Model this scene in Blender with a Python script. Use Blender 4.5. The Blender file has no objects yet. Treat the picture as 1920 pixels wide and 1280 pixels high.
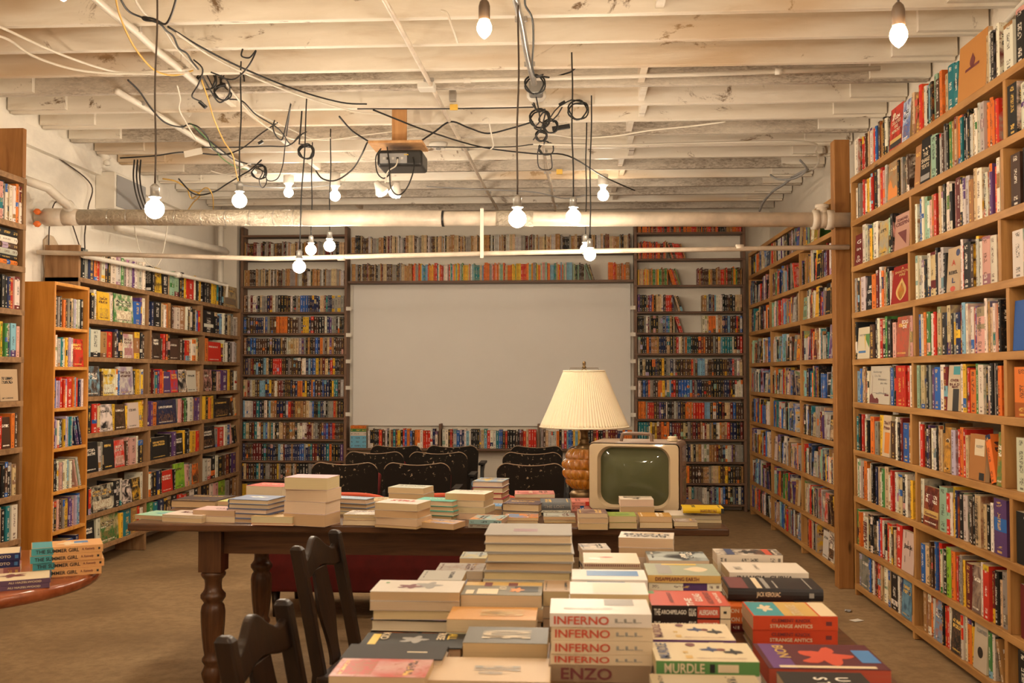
import bpy, math, random
from mathutils import Vector, Matrix, Euler
rng = random.Random(7)
S = bpy.context.scene
COL = S.collection
PI = math.pi
V = Vector

# ---------------------------------------------------------------- camera
F = 1867.0
CAMZ = 1.42
YAW = math.atan(105 / F)
PITCH = math.atan(62 / F)
cam = bpy.data.cameras.new('camera')
cam.sensor_width = 36.0
cam.lens = 36.0 * F / 1920
cam.clip_start = 0.05
cam.dof.use_dof = True
cam.dof.focus_distance = 6.2
cam.dof.aperture_fstop = 6.3
camo = bpy.data.objects.new('camera', cam)
COL.objects.link(camo)
camo.rotation_euler = Euler((PI / 2 + PITCH, 0, YAW), 'XYZ')
camo.location = (0, 0, CAMZ)
S.camera = camo
CR = camo.rotation_euler.to_matrix()
CP = V((0, 0, CAMZ))


def ray(u, v):
    return CR @ V(((u - 960) / F, (640 - v) / F, -1.0))


def PD(u, v, D):                       # the point of the place at depth y = D seen at u, v
    d = ray(u, v)
    return CP + d * (D / d.y)


def PZ(u, v, z):
    d = ray(u, v)
    return CP + d * ((z - CAMZ) / d.z)


def proj(p):
    q = CR.transposed() @ (V(p) - CP)
    if q.z > -0.05:
        return None
    return (960 + F * q.x / -q.z, 640 - F * q.y / -q.z)


# ---------------------------------------------------------------- materials
MATS = {}


def new_mat(name):
    m = bpy.data.materials.new(name)
    m.use_nodes = True
    nt = m.node_tree
    b = nt.nodes['Principled BSDF']
    MATS[name] = m
    return m, nt, b


def N(nt, typ, **kw):
    n = nt.nodes.new(typ)
    for k, v in kw.items():
        setattr(n, k, v)
    return n


def math_n(nt, op, a, b=None, c=None):
    n = N(nt, 'ShaderNodeMath', operation=op)
    for i, x in enumerate((a, b, c)):
        if x is None:
            continue
        if isinstance(x, (int, float)):
            n.inputs[i].default_value = x
        else:
            nt.links.new(x, n.inputs[i])
    return n.outputs[0]


def mix_n(nt, fac, a, b, mode='MIX'):
    n = N(nt, 'ShaderNodeMix', data_type='RGBA', blend_type=mode)
    n.clamp_factor = True
    for sock, x in ((n.inputs[0], fac), (n.inputs[6], a), (n.inputs[7], b)):
        if isinstance(x, (int, float)):
            sock.default_value = x
        elif isinstance(x, (tuple, list)):
            sock.default_value = (*x[:3], 1)
        else:
            nt.links.new(x, sock)
    return n.outputs[2]


def ramp_n(nt, fac, stops):
    n = N(nt, 'ShaderNodeValToRGB')
    el = n.color_ramp.elements
    while len(el) < len(stops):
        el.new(0.5)
    for e, (p, c) in zip(el, stops):
        e.position = p
        e.color = (*c[:3], 1)
    nt.links.new(fac, n.inputs[0])
    return n.outputs[0]


def obj_coord(nt, scale=(1, 1, 1), rot=(0, 0, 0), out='Object'):
    tc = N(nt, 'ShaderNodeTexCoord')
    mp = N(nt, 'ShaderNodeMapping')
    mp.inputs['Scale'].default_value = scale
    mp.inputs['Rotation'].default_value = rot
    nt.links.new(tc.outputs[out], mp.inputs[0])
    return mp.outputs[0]


def noise_n(nt, vec, scale, detail=4, rough=0.55, dist=0.0):
    n = N(nt, 'ShaderNodeTexNoise')
    n.inputs['Scale'].default_value = scale
    n.inputs['Detail'].default_value = detail
    n.inputs['Roughness'].default_value = rough
    n.inputs['Distortion'].default_value = dist
    if vec is not None:
        nt.links.new(vec, n.inputs['Vector'])
    return n.outputs[0]


def bump_n(nt, b, h, strength, dist=0.01):
    n = N(nt, 'ShaderNodeBump')
    n.inputs['Strength'].default_value = strength
    n.inputs['Distance'].default_value = dist
    nt.links.new(h, n.inputs['Height'])
    nt.links.new(n.outputs[0], b.inputs['Normal'])


def plain(name, col, rough=0.5, metal=0.0, noise=0.0, nscale=8, coat=0.0, spec=0.5):
    m, nt, b = new_mat(name)
    b.inputs['Base Color'].default_value = (*col, 1)
    b.inputs['Roughness'].default_value = rough
    b.inputs['Metallic'].default_value = metal
    b.inputs['Coat Weight'].default_value = coat
    b.inputs['Specular IOR Level'].default_value = spec
    if noise:
        f = noise_n(nt, obj_coord(nt), nscale, 5)
        dark = tuple(c * (1 - noise) for c in col)
        lite = tuple(min(1, c * (1 + noise * .6)) for c in col)
        nt.links.new(ramp_n(nt, f, [(0.3, dark), (0.7, lite)]), b.inputs['Base Color'])
        bump_n(nt, b, f, 0.1)
    return m


def wood(name, c1, c2, axis='x', rough=0.5, grain=18, knots=True, coat=0.0):
    """Streaks run along the given axis of the part."""
    m, nt, b = new_mat(name)
    sc = {'x': (1.2, 14, 14), 'y': (14, 1.2, 14), 'z': (14, 14, 1.2)}[axis]
    vec = obj_coord(nt, sc)
    n1 = noise_n(nt, vec, grain / 14, 6, 0.6, 0.8)
    n2 = noise_n(nt, obj_coord(nt, (3, 3, 3)), 1.3, 3)
    f = math_n(nt, 'ADD', math_n(nt, 'MULTIPLY', n1, 0.75), math_n(nt, 'MULTIPLY', n2, 0.25))
    col = ramp_n(nt, f, [(0.34, c1), (0.62, c2)])
    if knots:
        vo = N(nt, 'ShaderNodeTexVoronoi')
        ks = {'x': (1.6, 6, 6), 'y': (6, 1.6, 6), 'z': (6, 6, 1.6)}[axis]
        nt.links.new(obj_coord(nt, ks), vo.inputs['Vector'])
        vo.inputs['Scale'].default_value = 1.0
        k = ramp_n(nt, vo.outputs['Distance'], [(0.03, (1, 1, 1)), (0.09, (0, 0, 0))])
        col = mix_n(nt, k, col, tuple(c * .35 for c in c1))
    nt.links.new(col, b.inputs['Base Color'])
    b.inputs['Roughness'].default_value = rough
    b.inputs['Specular IOR Level'].default_value = 0.3
    b.inputs['Coat Weight'].default_value = coat
    b.inputs['Coat Roughness'].default_value = 0.2
    bump_n(nt, b, n1, 0.15, 0.004)
    return m


def cover_mat():
    """Printed book covers: two inks per book, a title and author line in blocky glyphs, bands, cover art."""
    m, nt, b = new_mat('printed_cover')
    A = N(nt, 'ShaderNodeAttribute', attribute_name='ink').outputs['Color']
    B = N(nt, 'ShaderNodeAttribute', attribute_name='ink_two').outputs['Color']
    me = N(nt, 'ShaderNodeSeparateXYZ')
    nt.links.new(N(nt, 'ShaderNodeAttribute', attribute_name='print').outputs['Vector'], me.inputs[0])
    r, s, p = me.outputs
    uv = N(nt, 'ShaderNodeSeparateXYZ')
    nt.links.new(N(nt, 'ShaderNodeUVMap', uv_map='UVMap').outputs[0], uv.inputs[0])
    u, v = uv.outputs[0], uv.outputs[1]
    um = N(nt, 'ShaderNodeSeparateXYZ')
    nt.links.new(N(nt, 'ShaderNodeUVMap', uv_map='Metres').outputs[0], um.inputs[0])
    mu, mv = um.outputs[0], um.outputs[1]
    M = lambda op, a, b_=None, c=None: math_n(nt, op, a, b_, c)
    frac = lambda x, k: M('FRACT', M('MULTIPLY', x, k))
    between = lambda x, lo, hi: M('MULTIPLY', M('GREATER_THAN', x, lo), M('LESS_THAN', x, hi))
    r2, r3, r4, r5 = frac(r, 7.13), frac(r, 17.7), frac(r, 37.9), frac(r, 91.3)

    def glyphs(along, across, ka, kc, thr):
        cb = N(nt, 'ShaderNodeCombineXYZ')
        nt.links.new(M('FLOOR', M('MULTIPLY', along, ka)), cb.inputs[0])
        nt.links.new(M('FLOOR', M('MULTIPLY', across, kc)), cb.inputs[1])
        nt.links.new(M('MULTIPLY', r, 97.0), cb.inputs[2])
        w = N(nt, 'ShaderNodeTexWhiteNoise', noise_dimensions='3D')
        nt.links.new(cb.outputs[0], w.inputs['Vector'])
        return M('GREATER_THAN', w.outputs[0], thr)
    # ---- spine
    band_lo = M('MULTIPLY_ADD', r2, 0.5, 0.08)
    band = M('MULTIPLY', between(v, band_lo, M('ADD', band_lo, M('MULTIPLY_ADD', r3, 0.25, 0.08))), M('LESS_THAN', p, 0.18))
    top = M('MULTIPLY', M('GREATER_THAN', v, M('MULTIPLY_ADD', r4, 0.2, 0.74)), between(p, 0.16, 0.3))
    bot = M('MULTIPLY', M('LESS_THAN', v, M('MULTIPLY_ADD', r3, 0.2, 0.1)), between(p, 0.26, 0.38))
    spine = mix_n(nt, M('MAXIMUM', M('MAXIMUM', band, top), bot), A, B)
    ab = M('ABSOLUTE', M('SUBTRACT', u, 0.5))
    tl = M('MULTIPLY', between(v, M('MULTIPLY_ADD', r4, 0.12, 0.34), M('MULTIPLY_ADD', r2, 0.22, 0.6)), M('LESS_THAN', ab, M('MULTIPLY_ADD', r5, 0.1, 0.12)))
    au = M('MULTIPLY', between(v, 0.86, 0.95), M('LESS_THAN', ab, 0.2))
    au2 = M('MULTIPLY', between(v, 0.12, M('MULTIPLY_ADD', r5, 0.12, 0.16)), M('LESS_THAN', ab, 0.2))
    lg = M('MULTIPLY', between(v, 0.035, 0.075), M('LESS_THAN', ab, 0.18))
    g = glyphs(mv, u, 330.0, 11.0, 0.45)
    ink = M('MAXIMUM', M('MULTIPLY', M('MAXIMUM', tl, M('MAXIMUM', au, au2)), g), lg)
    lum = N(nt, 'ShaderNodeRGBToBW')
    nt.links.new(spine, lum.inputs[0])
    lumA = N(nt, 'ShaderNodeRGBToBW')
    nt.links.new(A, lumA.inputs[0])
    dark_t = mix_n(nt, M('GREATER_THAN', r3, 0.5), (0.03, 0.025, 0.02), (0.09, 0.03, 0.02))
    lite_t = mix_n(nt, M('GREATER_THAN', r3, 0.6), (0.8, 0.72, 0.6), (0.72, 0.45, 0.1))
    tcol = mix_n(nt, M('GREATER_THAN', lum.outputs[0], 0.22), lite_t, dark_t)
    spine = mix_n(nt, M('MULTIPLY', ink, 0.75), spine, tcol)
    # ---- face of the cover
    cb = N(nt, 'ShaderNodeCombineXYZ')
    nt.links.new(M('MULTIPLY_ADD', mu, 1.0, M('MULTIPLY', r, 40.0)), cb.inputs[0])
    nt.links.new(M('MULTIPLY_ADD', mv, 1.0, M('MULTIPLY', r2, 31.0)), cb.inputs[1])
    an = noise_n(nt, cb.outputs[0], 14.0, 3, 0.5, 0.6)
    an2 = noise_n(nt, cb.outputs[0], 42.0, 4, 0.6, 1.2)
    third = mix_n(nt, 0.55, B, (0.32, 0.16, 0.07))
    soft = lambda x, lo, hi: M('MINIMUM', M('MAXIMUM', M('DIVIDE', M('SUBTRACT', x, lo), hi - lo), 0.0), 1.0)
    art = mix_n(nt, M('MULTIPLY', soft(an, 0.44, 0.66), M('GREATER_THAN', p, 0.3)), A, B)
    art = mix_n(nt, M('MULTIPLY', soft(an2, 0.54, 0.68), M('GREATER_THAN', p, 0.5)), art, third)
    art = mix_n(nt, M('MULTIPLY', between(v, 0.06, 0.42), M('MULTIPLY', M('GREATER_THAN', p, 0.75), between(u, 0.1, 0.9))), art, mix_n(nt, M('GREATER_THAN', an2, 0.5), B, third))
    inb = between(u, 0.1, M('MULTIPLY_ADD', r5, 0.2, 0.72))
    t1 = between(v, M('MULTIPLY_ADD', r3, 0.1, 0.66), M('MULTIPLY_ADD', r3, 0.1, 0.75))
    t2 = between(v, M('MULTIPLY_ADD', r3, 0.1, 0.54), M('MULTIPLY_ADD', r3, 0.1, 0.63))
    t3 = between(v, 0.07, 0.11)
    gl = glyphs(mu, mv, 170.0, 190.0, 0.36)
    gl3 = glyphs(mu, mv, 320.0, 260.0, 0.4)
    # back covers carry a block of small text and a bar-code patch
    back = M('GREATER_THAN', s, 1.5)
    rows = M('GREATER_THAN', M('FRACT', M('MULTIPLY', mv, 120.0)), 0.5)
    blurb = M('MULTIPLY', M('MULTIPLY', between(v, 0.32, 0.88), between(u, 0.12, 0.88)), M('MULTIPLY', gl3, rows))
    front_ink = M('MULTIPLY', inb, M('MAXIMUM', M('MULTIPLY', M('MAXIMUM', t1, M('MULTIPLY', t2, M('GREATER_THAN', r4, 0.4))), gl), M('MULTIPLY', t3, gl3)))
    fi = M('ADD', M('MULTIPLY', front_ink, M('SUBTRACT', 1.0, back)), M('MULTIPLY', M('MULTIPLY', blurb, back), 0.6))
    lum2 = N(nt, 'ShaderNodeRGBToBW')
    nt.links.new(art, lum2.inputs[0])
    tc2 = mix_n(nt, M('GREATER_THAN', lum2.outputs[0], 0.25), lite_t, dark_t)
    face = mix_n(nt, back, art, A)
    face = mix_n(nt, fi, face, tc2)
    code = M('MULTIPLY', back, M('MULTIPLY', between(u, 0.62, 0.9), between(v, 0.06, 0.16)))
    face = mix_n(nt, code, face, (0.75, 0.7, 0.62))
    # a printed code of s = 3 leaves the ink plain
    pl = between(s, 2.5, 3.5)
    col = mix_n(nt, M('GREATER_THAN', s, 0.5), spine, face)
    col = mix_n(nt, pl, col, A)
    nt.links.new(col, b.inputs['Base Color'])
    nt.links.new(M('MULTIPLY_ADD', r4, 0.3, 0.38), b.inputs['Roughness'])
    b.inputs['Specular IOR Level'].default_value = 0.2
    return m


def page_mat():
    m, nt, b = new_mat('paper_edges')
    A = N(nt, 'ShaderNodeAttribute', attribute_name='ink').outputs['Color']
    um = N(nt, 'ShaderNodeSeparateXYZ')
    nt.links.new(N(nt, 'ShaderNodeUVMap', uv_map='Metres').outputs[0], um.inputs[0])
    cb = N(nt, 'ShaderNodeCombineXYZ')
    nt.links.new(math_n(nt, 'MULTIPLY', um.outputs[0], 900.0), cb.inputs[0])
    nt.links.new(math_n(nt, 'MULTIPLY', um.outputs[1], 6.0), cb.inputs[1])
    n = noise_n(nt, cb.outputs[0], 1.0, 2)
    nt.links.new(mix_n(nt, math_n(nt, 'MULTIPLY', n, 0.5), A, (0.3, 0.2, 0.11)), b.inputs['Base Color'])
    b.inputs['Roughness'].default_value = 0.8
    b.inputs['Specular IOR Level'].default_value = 0.2
    return m


# ---------------------------------------------------------------- mesh building
class MB:
    def __init__(s):
        s.v, s.f, s.mi, s.uv, s.uvm, s.a, s.b, s.m, s.sm = [], [], [], [], [], [], [], [], []

    def face(s, pts, mi=0, uv=None, uvm=None, A=None, B=None, meta=None, smooth=False):
        k = len(s.v)
        s.v.extend(pts)
        s.f.append(tuple(range(k, k + len(pts))))
        s._attr(len(pts), mi, uv, uvm, A, B, meta, smooth)

    def _attr(s, n, mi, uv, uvm, A, B, meta, smooth):
        s.mi.append(mi)
        s.uv.append(uv or [(0, 0)] * n)
        s.uvm.append(uvm or [(0, 0)] * n)
        s.a.append(A or (0.5, 0.5, 0.5))
        s.b.append(B or (0.5, 0.5, 0.5))
        s.m.append(meta or (0, 3, 0))
        s.sm.append(smooth)

    def mesh(s, verts, faces, M=None, mi=0, smooth=False):
        k = len(s.v)
        s.v.extend([M @ V(p) for p in verts] if M is not None else verts)
        for f in faces:
            s.f.append(tuple(k + i for i in f))
            s._attr(len(f), mi, None, None, None, None, None, smooth)

    def box(s, c, size, M=None, mi=0):
        x, y, z = (a / 2 for a in size)
        vs = [V((c[0] + i * x, c[1] + j * y, c[2] + k * z)) for i in (-1, 1) for j in (-1, 1) for k in (-1, 1)]
        s.mesh(vs, [(0, 1, 3, 2), (4, 6, 7, 5), (0, 4, 5, 1), (2, 3, 7, 6), (0, 2, 6, 4), (1, 5, 7, 3)], M, mi)

    def box2(s, lo, hi, M=None, mi=0):
        s.box([(a + b) / 2 for a, b in zip(lo, hi)], [abs(b - a) for a, b in zip(lo, hi)], M, mi)

    def lathe(s, prof, n=24, M=None, mi=0, fn=None, cap=True, smooth=True):
        vs, fs = [], []
        for r, z in prof:
            for i in range(n):
                a = 2 * PI * i / n
                rr = r if fn is None else fn(r, z, a)
                vs.append((rr * math.cos(a), rr * math.sin(a), z))
        for j in range(len(prof) - 1):
            for i in range(n):
                fs.append((j * n + i, j * n + (i + 1) % n, (j + 1) * n + (i + 1) % n, (j + 1) * n + i))
        if cap:
            fs.append(tuple(range(n - 1, -1, -1)))
            fs.append(tuple((len(prof) - 1) * n + i for i in range(n)))
        s.mesh(vs, fs, M, mi, smooth)

    def tube(s, pts, r, n=8, mi=0, cap=True):
        pts = [V(p) for p in pts]
        rings, up = [], None
        for i, p in enumerate(pts):
            t = (pts[min(i + 1, len(pts) - 1)] - pts[max(i - 1, 0)]).normalized()
            if up is None:
                up = t.orthogonal().normalized()
            up = (up - t * up.dot(t)).normalized()
            w = t.cross(up)
            rr = r[i] if isinstance(r, (list, tuple)) else r
            rings.append([p + (up * math.cos(2 * PI * k / n) + w * math.sin(2 * PI * k / n)) * rr for k in range(n)])
        vs = [q for g in rings for q in g]
        fs = []
        for j in range(len(rings) - 1):
            for i in range(n):
                fs.append((j * n + i, j * n + (i + 1) % n, (j + 1) * n + (i + 1) % n, (j + 1) * n + i))
        if cap:
            fs.append(tuple(range(n - 1, -1, -1)))
            fs.append(tuple((len(rings) - 1) * n + i for i in range(n)))
        s.mesh(vs, fs, None, mi, True)

    def prism(s, poly, lo, hi, M=None, mi=0, smooth=False):
        """poly: outline in local x, z; extruded along local y from lo to hi."""
        n = len(poly)
        vs = [(x, lo, z) for x, z in poly] + [(x, hi, z) for x, z in poly]
        fs = [(i, (i + 1) % n, n + (i + 1) % n, n + i) for i in range(n)]
        fs += [tuple(range(n - 1, -1, -1)), tuple(range(n, 2 * n))]
        s.mesh(vs, fs, M, mi, smooth)

    def build(s, name, mats, parent=None, printed=False, recalc=True):
        me = bpy.data.meshes.new(name)
        me.from_pydata([tuple(p) for p in s.v], [], s.f)
        if not isinstance(mats, (list, tuple)):
            mats = [mats]
        for m in mats:
            me.materials.append(MATS[m] if isinstance(m, str) else m)
        me.polygons.foreach_set('material_index', s.mi)
        me.polygons.foreach_set('use_smooth', s.sm)
        if printed:
            for nm, src in (('UVMap', s.uv), ('Metres', s.uvm)):
                l = me.uv_layers.new(name=nm)
                l.data.foreach_set('uv', [c for f in src for q in f for c in q])
            for nm, src in (('ink', s.a), ('ink_two', s.b)):
                at = me.attributes.new(nm, 'FLOAT_COLOR', 'FACE')
                at.data.foreach_set('color', [c for q in src for c in (*q[:3], 1.0)])
            at = me.attributes.new('print', 'FLOAT_VECTOR', 'FACE')
            at.data.foreach_set('vector', [c for q in s.m for c in q])
        elif recalc:
            import bmesh
            bm = bmesh.new()
            bm.from_mesh(me)
            bmesh.ops.recalc_face_normals(bm, faces=bm.faces)
            bm.to_mesh(me)
            bm.free()
        me.update()
        o = bpy.data.objects.new(name, me)
        COL.objects.link(o)
        if parent is not None:
            o.parent = parent
        return o


def bevel(o, w=0.003, seg=2):
    b = o.modifiers.new('soft_edges', 'BEVEL')
    b.width = w
    b.segments = seg
    b.limit_method = 'ANGLE'
    b.angle_limit = math.radians(40)
    return o


def tag(o, label, cat, group=None, kind='thing'):
    o['label'] = label
    BAD = len(label.replace(',', ' ').split())
    if BAD > 16:
        print('LONG', BAD, label)
    o['category'] = cat
    if group:
        o['group'] = group
    if kind:
        o['kind'] = kind
    return o


def thing(name, label, cat, loc=(0, 0, 0), rz=0.0, group=None):
    o = bpy.data.objects.new(name, None)
    o.empty_display_size = 0.05
    COL.objects.link(o)
    o.location = loc
    o.rotation_euler = (0, 0, rz)
    return tag(o, label, cat, group)


def struct(o, label=None):
    o['kind'] = 'structure'
    if label:
        o['label'] = label
    return o


def smooth_pts(pts, n=6):
    """Catmull-Rom through the points."""
    pts = [V(p) for p in pts]
    out = []
    for i in range(len(pts) - 1):
        a, b, c, d = pts[max(i - 1, 0)], pts[i], pts[i + 1], pts[min(i + 2, len(pts) - 1)]
        for k in range(n):
            t = k / n
            out.append(0.5 * ((2 * b) + (c - a) * t + (2 * a - 5 * b + 4 * c - d) * t * t + (3 * b - a - 3 * c + d) * t ** 3))
    out.append(pts[-1])
    return out


def copy_tree(o, parent=None):
    c = o.copy()
    COL.objects.link(c)
    if parent is not None:
        c.parent = parent
    for ch in [x for x in bpy.data.objects if x.parent == o]:
        copy_tree(ch, c)
    return c


_FONT_W = {}


def lettering(root, body, width, height, origin, right, up, mat, name='title_lettering', max_fit=True):
    """Raised print: text centred on origin, fitted in width x height, facing right x up."""
    key = body
    if key not in _FONT_W:
        cu = bpy.data.curves.new(name, 'FONT')
        cu.body = body
        cu.align_x = 'CENTER'
        cu.align_y = 'CENTER'
        cu.size = 1.0
        cu.resolution_u = 3
        cu.offset = 0.018
        tmp = bpy.data.objects.new('tmp_text', cu)
        me = bpy.data.meshes.new_from_object(tmp)
        bpy.data.objects.remove(tmp)
        bpy.data.curves.remove(cu)
        xs, ys = [v.co.x for v in me.vertices], [v.co.y for v in me.vertices]
        me.transform(Matrix.Translation((-(min(xs) + max(xs)) / 2, -(min(ys) + max(ys)) / 2, 0)))
        _FONT_W[key] = (max(xs) - min(xs), max(ys) - min(ys), me)
    me = _FONT_W[key][2].copy()
    me.name = name
    me.materials.clear()
    me.materials.append(MATS[mat])
    o = bpy.data.objects.new(name, me)
    COL.objects.link(o)
    w, h = _FONT_W[key][:2]
    sx, sy = width / w, height / h
    right, up = V(right).normalized(), V(up).normalized()
    nrm = right.cross(up)
    m = Matrix((right, up, nrm)).transposed().to_4x4()
    o.parent = root
    o.matrix_local = Matrix.Translation(V(origin) + nrm * 0.0016) @ m @ Matrix.Diagonal((sx, sy, 1, 1))
    return o


ORD = ['zeroth', 'first', 'second', 'third', 'fourth', 'fifth', 'sixth', 'seventh', 'eighth', 'ninth', 'tenth', 'eleventh', 'twelfth', 'thirteenth',
       'fourteenth', 'fifteenth', 'sixteenth', 'seventeenth', 'eighteenth', 'nineteenth', 'twentieth']


def ordinal(n):
    if n < len(ORD):
        return ORD[n]
    tens = {2: 'twenty', 3: 'thirty', 4: 'forty', 5: 'fifty', 6: 'sixty'}[n // 10]
    return {2: 'twentieth', 3: 'thirtieth', 4: 'fortieth', 5: 'fiftieth', 6: 'sixtieth'}[n // 10] if n % 10 == 0 else tens + '-' + ORD[n % 10]
# ---------------------------------------------------------------- materials of the place
cover_mat()
page_mat()
wood('oak_shelf_x', (0.3, 0.135, 0.036), (0.52, 0.27, 0.085), 'x', 0.5)
wood('oak_shelf_y', (0.3, 0.135, 0.036), (0.52, 0.27, 0.085), 'y', 0.5)
wood('oak_shelf_z', (0.3, 0.135, 0.036), (0.52, 0.27, 0.085), 'z', 0.5)
wood('post_wood', (0.24, 0.095, 0.022), (0.42, 0.19, 0.055), 'z', 0.5)
wood('worn_shelf_y', (0.19, 0.1, 0.042), (0.38, 0.215, 0.1), 'y', 0.6)
wood('worn_shelf_z', (0.18, 0.092, 0.036), (0.36, 0.2, 0.092), 'z', 0.6)
wood('pine_y', (0.5, 0.2, 0.03), (0.72, 0.34, 0.075), 'y', 0.35, coat=0.3)
wood('pine_z', (0.48, 0.175, 0.022), (0.66, 0.275, 0.048), 'z', 0.35, coat=0.3)
wood('dark_shelf_x', (0.095, 0.048, 0.027), (0.2, 0.115, 0.07), 'x', 0.5, knots=False)
wood('dark_shelf_z', (0.11, 0.055, 0.03), (0.23, 0.13, 0.078), 'z', 0.5, knots=False)
wood('table_walnut_x', (0.045, 0.017, 0.007), (0.12, 0.05, 0.021), 'x', 0.3, grain=26, knots=False, coat=0.3)
wood('table_walnut_z', (0.045, 0.017, 0.007), (0.12, 0.05, 0.02), 'z', 0.33, grain=26, knots=False, coat=0.3)
wood('cherry_top', (0.2, 0.045, 0.014), (0.36, 0.1, 0.034), 'x', 0.18, knots=False, coat=0.6)
wood('chair_wood', (0.009, 0.004, 0.002), (0.026, 0.011, 0.004), 'z', 0.38, knots=False, coat=0.05)
wood('ply_board', (0.42, 0.2, 0.07), (0.6, 0.33, 0.14), 'z', 0.6, knots=False)


def joist_mat():
    m, nt, b = new_mat('painted_joist')
    vec = obj_coord(nt, (0.9, 5, 5))
    n = noise_n(nt, vec, 2.2, 6, 0.62, 0.6)
    col = ramp_n(nt, n, [(0.2, (0.6, 0.5, 0.38)), (0.42, (0.76, 0.69, 0.58)), (0.7, (0.84, 0.78, 0.68))])
    k = noise_n(nt, obj_coord(nt, (2.2, 9, 3.6)), 1.0, 7, 0.72, 1.1)
    col = mix_n(nt, ramp_n(nt, k, [(0.6, (0, 0, 0)), (0.66, (1, 1, 1))]), col, (0.2, 0.125, 0.065))
    st = noise_n(nt, obj_coord(nt, (0.35, 0.4, 2.0)), 1.5, 3, 0.5, 0.3)
    col = mix_n(nt, ramp_n(nt, st, [(0.5, (0, 0, 0)), (0.64, (.7, .7, .7))]), col, (0.55, 0.37, 0.19))
    nt.links.new(col, b.inputs['Base Color'])
    b.inputs['Roughness'].default_value = 0.5
    bump_n(nt, b, n, 0.25, 0.01)
    return m


joist_mat()


def rough_joist():
    m, nt, b = new_mat('rough_sawn_joist')
    n = noise_n(nt, obj_coord(nt, (9, 30, 30)), 2.6, 7, 0.75, 0.8)
    n2 = noise_n(nt, obj_coord(nt, (1, 3, 3)), 1.2, 3)
    col = ramp_n(nt, n, [(0.36, (0.2, 0.16, 0.12)), (0.56, (0.5, 0.43, 0.35)), (0.72, (0.68, 0.61, 0.52))])
    nt.links.new(mix_n(nt, ramp_n(nt, n2, [(0.4, (0, 0, 0)), (0.6, (.7, .7, .7))]), col, (0.74, 0.67, 0.56)), b.inputs['Base Color'])
    b.inputs['Roughness'].default_value = 0.8
    bump_n(nt, b, n, 0.5, 0.01)


rough_joist()


def wall_mat(name, c, dirt=0.4, brick=False):
    m, nt, b = new_mat(name)
    n = noise_n(nt, obj_coord(nt), 1.1, 8, 0.68, 0.4)
    col = ramp_n(nt, n, [(0.3, tuple(x * (1 - dirt) for x in c)), (0.5, c), (0.8, tuple(min(1, x * 1.06) for x in c))])
    n2 = noise_n(nt, obj_coord(nt), 7.0, 8, 0.75)
    col = mix_n(nt, ramp_n(nt, n2, [(0.66, (0, 0, 0)), (0.74, (.7, .7, .7))]), col, tuple(x * 0.55 for x in c))
    nt.links.new(col, b.inputs['Base Color'])
    b.inputs['Roughness'].default_value = 0.75
    bump_n(nt, b, n2, 0.35, 0.01)
    return m


wall_mat('plaster', (0.82, 0.76, 0.66), 0.25)
wall_mat('white_wall', (0.74, 0.67, 0.56), 0.08)
wall_mat('stone_patch', (0.55, 0.43, 0.3), 0.5)


def floor_mat():
    m, nt, b = new_mat('worn_concrete')
    n = noise_n(nt, obj_coord(nt), 1.3, 9, 0.66, 0.5)
    n2 = noise_n(nt, obj_coord(nt), 16.0, 6, 0.7)
    col = ramp_n(nt, n, [(0.25, (0.2, 0.125, 0.06)), (0.5, (0.33, 0.215, 0.108)), (0.78, (0.44, 0.3, 0.16))])
    col = mix_n(nt, ramp_n(nt, n2, [(0.35, (.5, .5, .5)), (0.6, (0, 0, 0))]), col, (0.17, 0.105, 0.05))
    vo = N(nt, 'ShaderNodeTexVoronoi')
    nt.links.new(obj_coord(nt), vo.inputs['Vector'])
    vo.inputs['Scale'].default_value = 5.0
    col = mix_n(nt, ramp_n(nt, vo.outputs['Distance'], [(0.02, (.6, .6, .6)), (0.05, (0, 0, 0))]), col, (0.3, 0.23, 0.16))
    nt.links.new(col, b.inputs['Base Color'])
    nt.links.new(ramp_n(nt, n, [(0.3, (.6, .6, .6)), (0.7, (.8, .8, .8))]), b.inputs['Roughness'])
    b.inputs['Specular IOR Level'].default_value = 0.25
    bump_n(nt, b, n2, 0.15, 0.006)
    return m


floor_mat()
plain('white_paint', (0.74, 0.68, 0.58), 0.42, noise=0.12, nscale=5)
plain('pipe_paint', (0.7, 0.6, 0.48), 0.35, noise=0.22, nscale=9)
plain('screen_white', (0.74, 0.7, 0.64), 0.7, noise=0.03, nscale=2)
plain('black_wire', (0.012, 0.011, 0.01), 0.45)
plain('brown_wire', (0.05, 0.032, 0.02), 0.5)
plain('white_wire', (0.7, 0.64, 0.54), 0.45)
plain('yellow_wire', (0.7, 0.42, 0.08), 0.45)
plain('galvanised', (0.55, 0.53, 0.5), 0.35, metal=0.85, noise=0.25, nscale=12)
plain('brass', (0.42, 0.28, 0.1), 0.35, metal=0.9)
plain('dark_brass', (0.2, 0.13, 0.06), 0.4, metal=0.8)
plain('socket_brown', (0.1, 0.065, 0.04), 0.5)
plain('socket_grey', (0.3, 0.29, 0.27), 0.4, metal=0.5)
plain('black_plastic', (0.018, 0.017, 0.016), 0.4)
plain('grey_plastic', (0.3, 0.29, 0.28), 0.5)
plain('white_plastic', (0.72, 0.68, 0.6), 0.4)
plain('orange_tape', (0.75, 0.16, 0.02), 0.5)
plain('yellow_tag', (0.8, 0.5, 0.08), 0.5)
plain('white_tape', (0.72, 0.66, 0.56), 0.6)
plain('paper_white', (0.78, 0.72, 0.62), 0.7)
plain('ink_black', (0.02, 0.018, 0.016), 0.5)
plain('ink_red', (0.55, 0.07, 0.03), 0.5)
plain('ink_white', (0.82, 0.76, 0.66), 0.5)
plain('ink_yellow', (0.75, 0.5, 0.06), 0.5)
plain('ink_gold', (0.62, 0.4, 0.12), 0.4)
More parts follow.
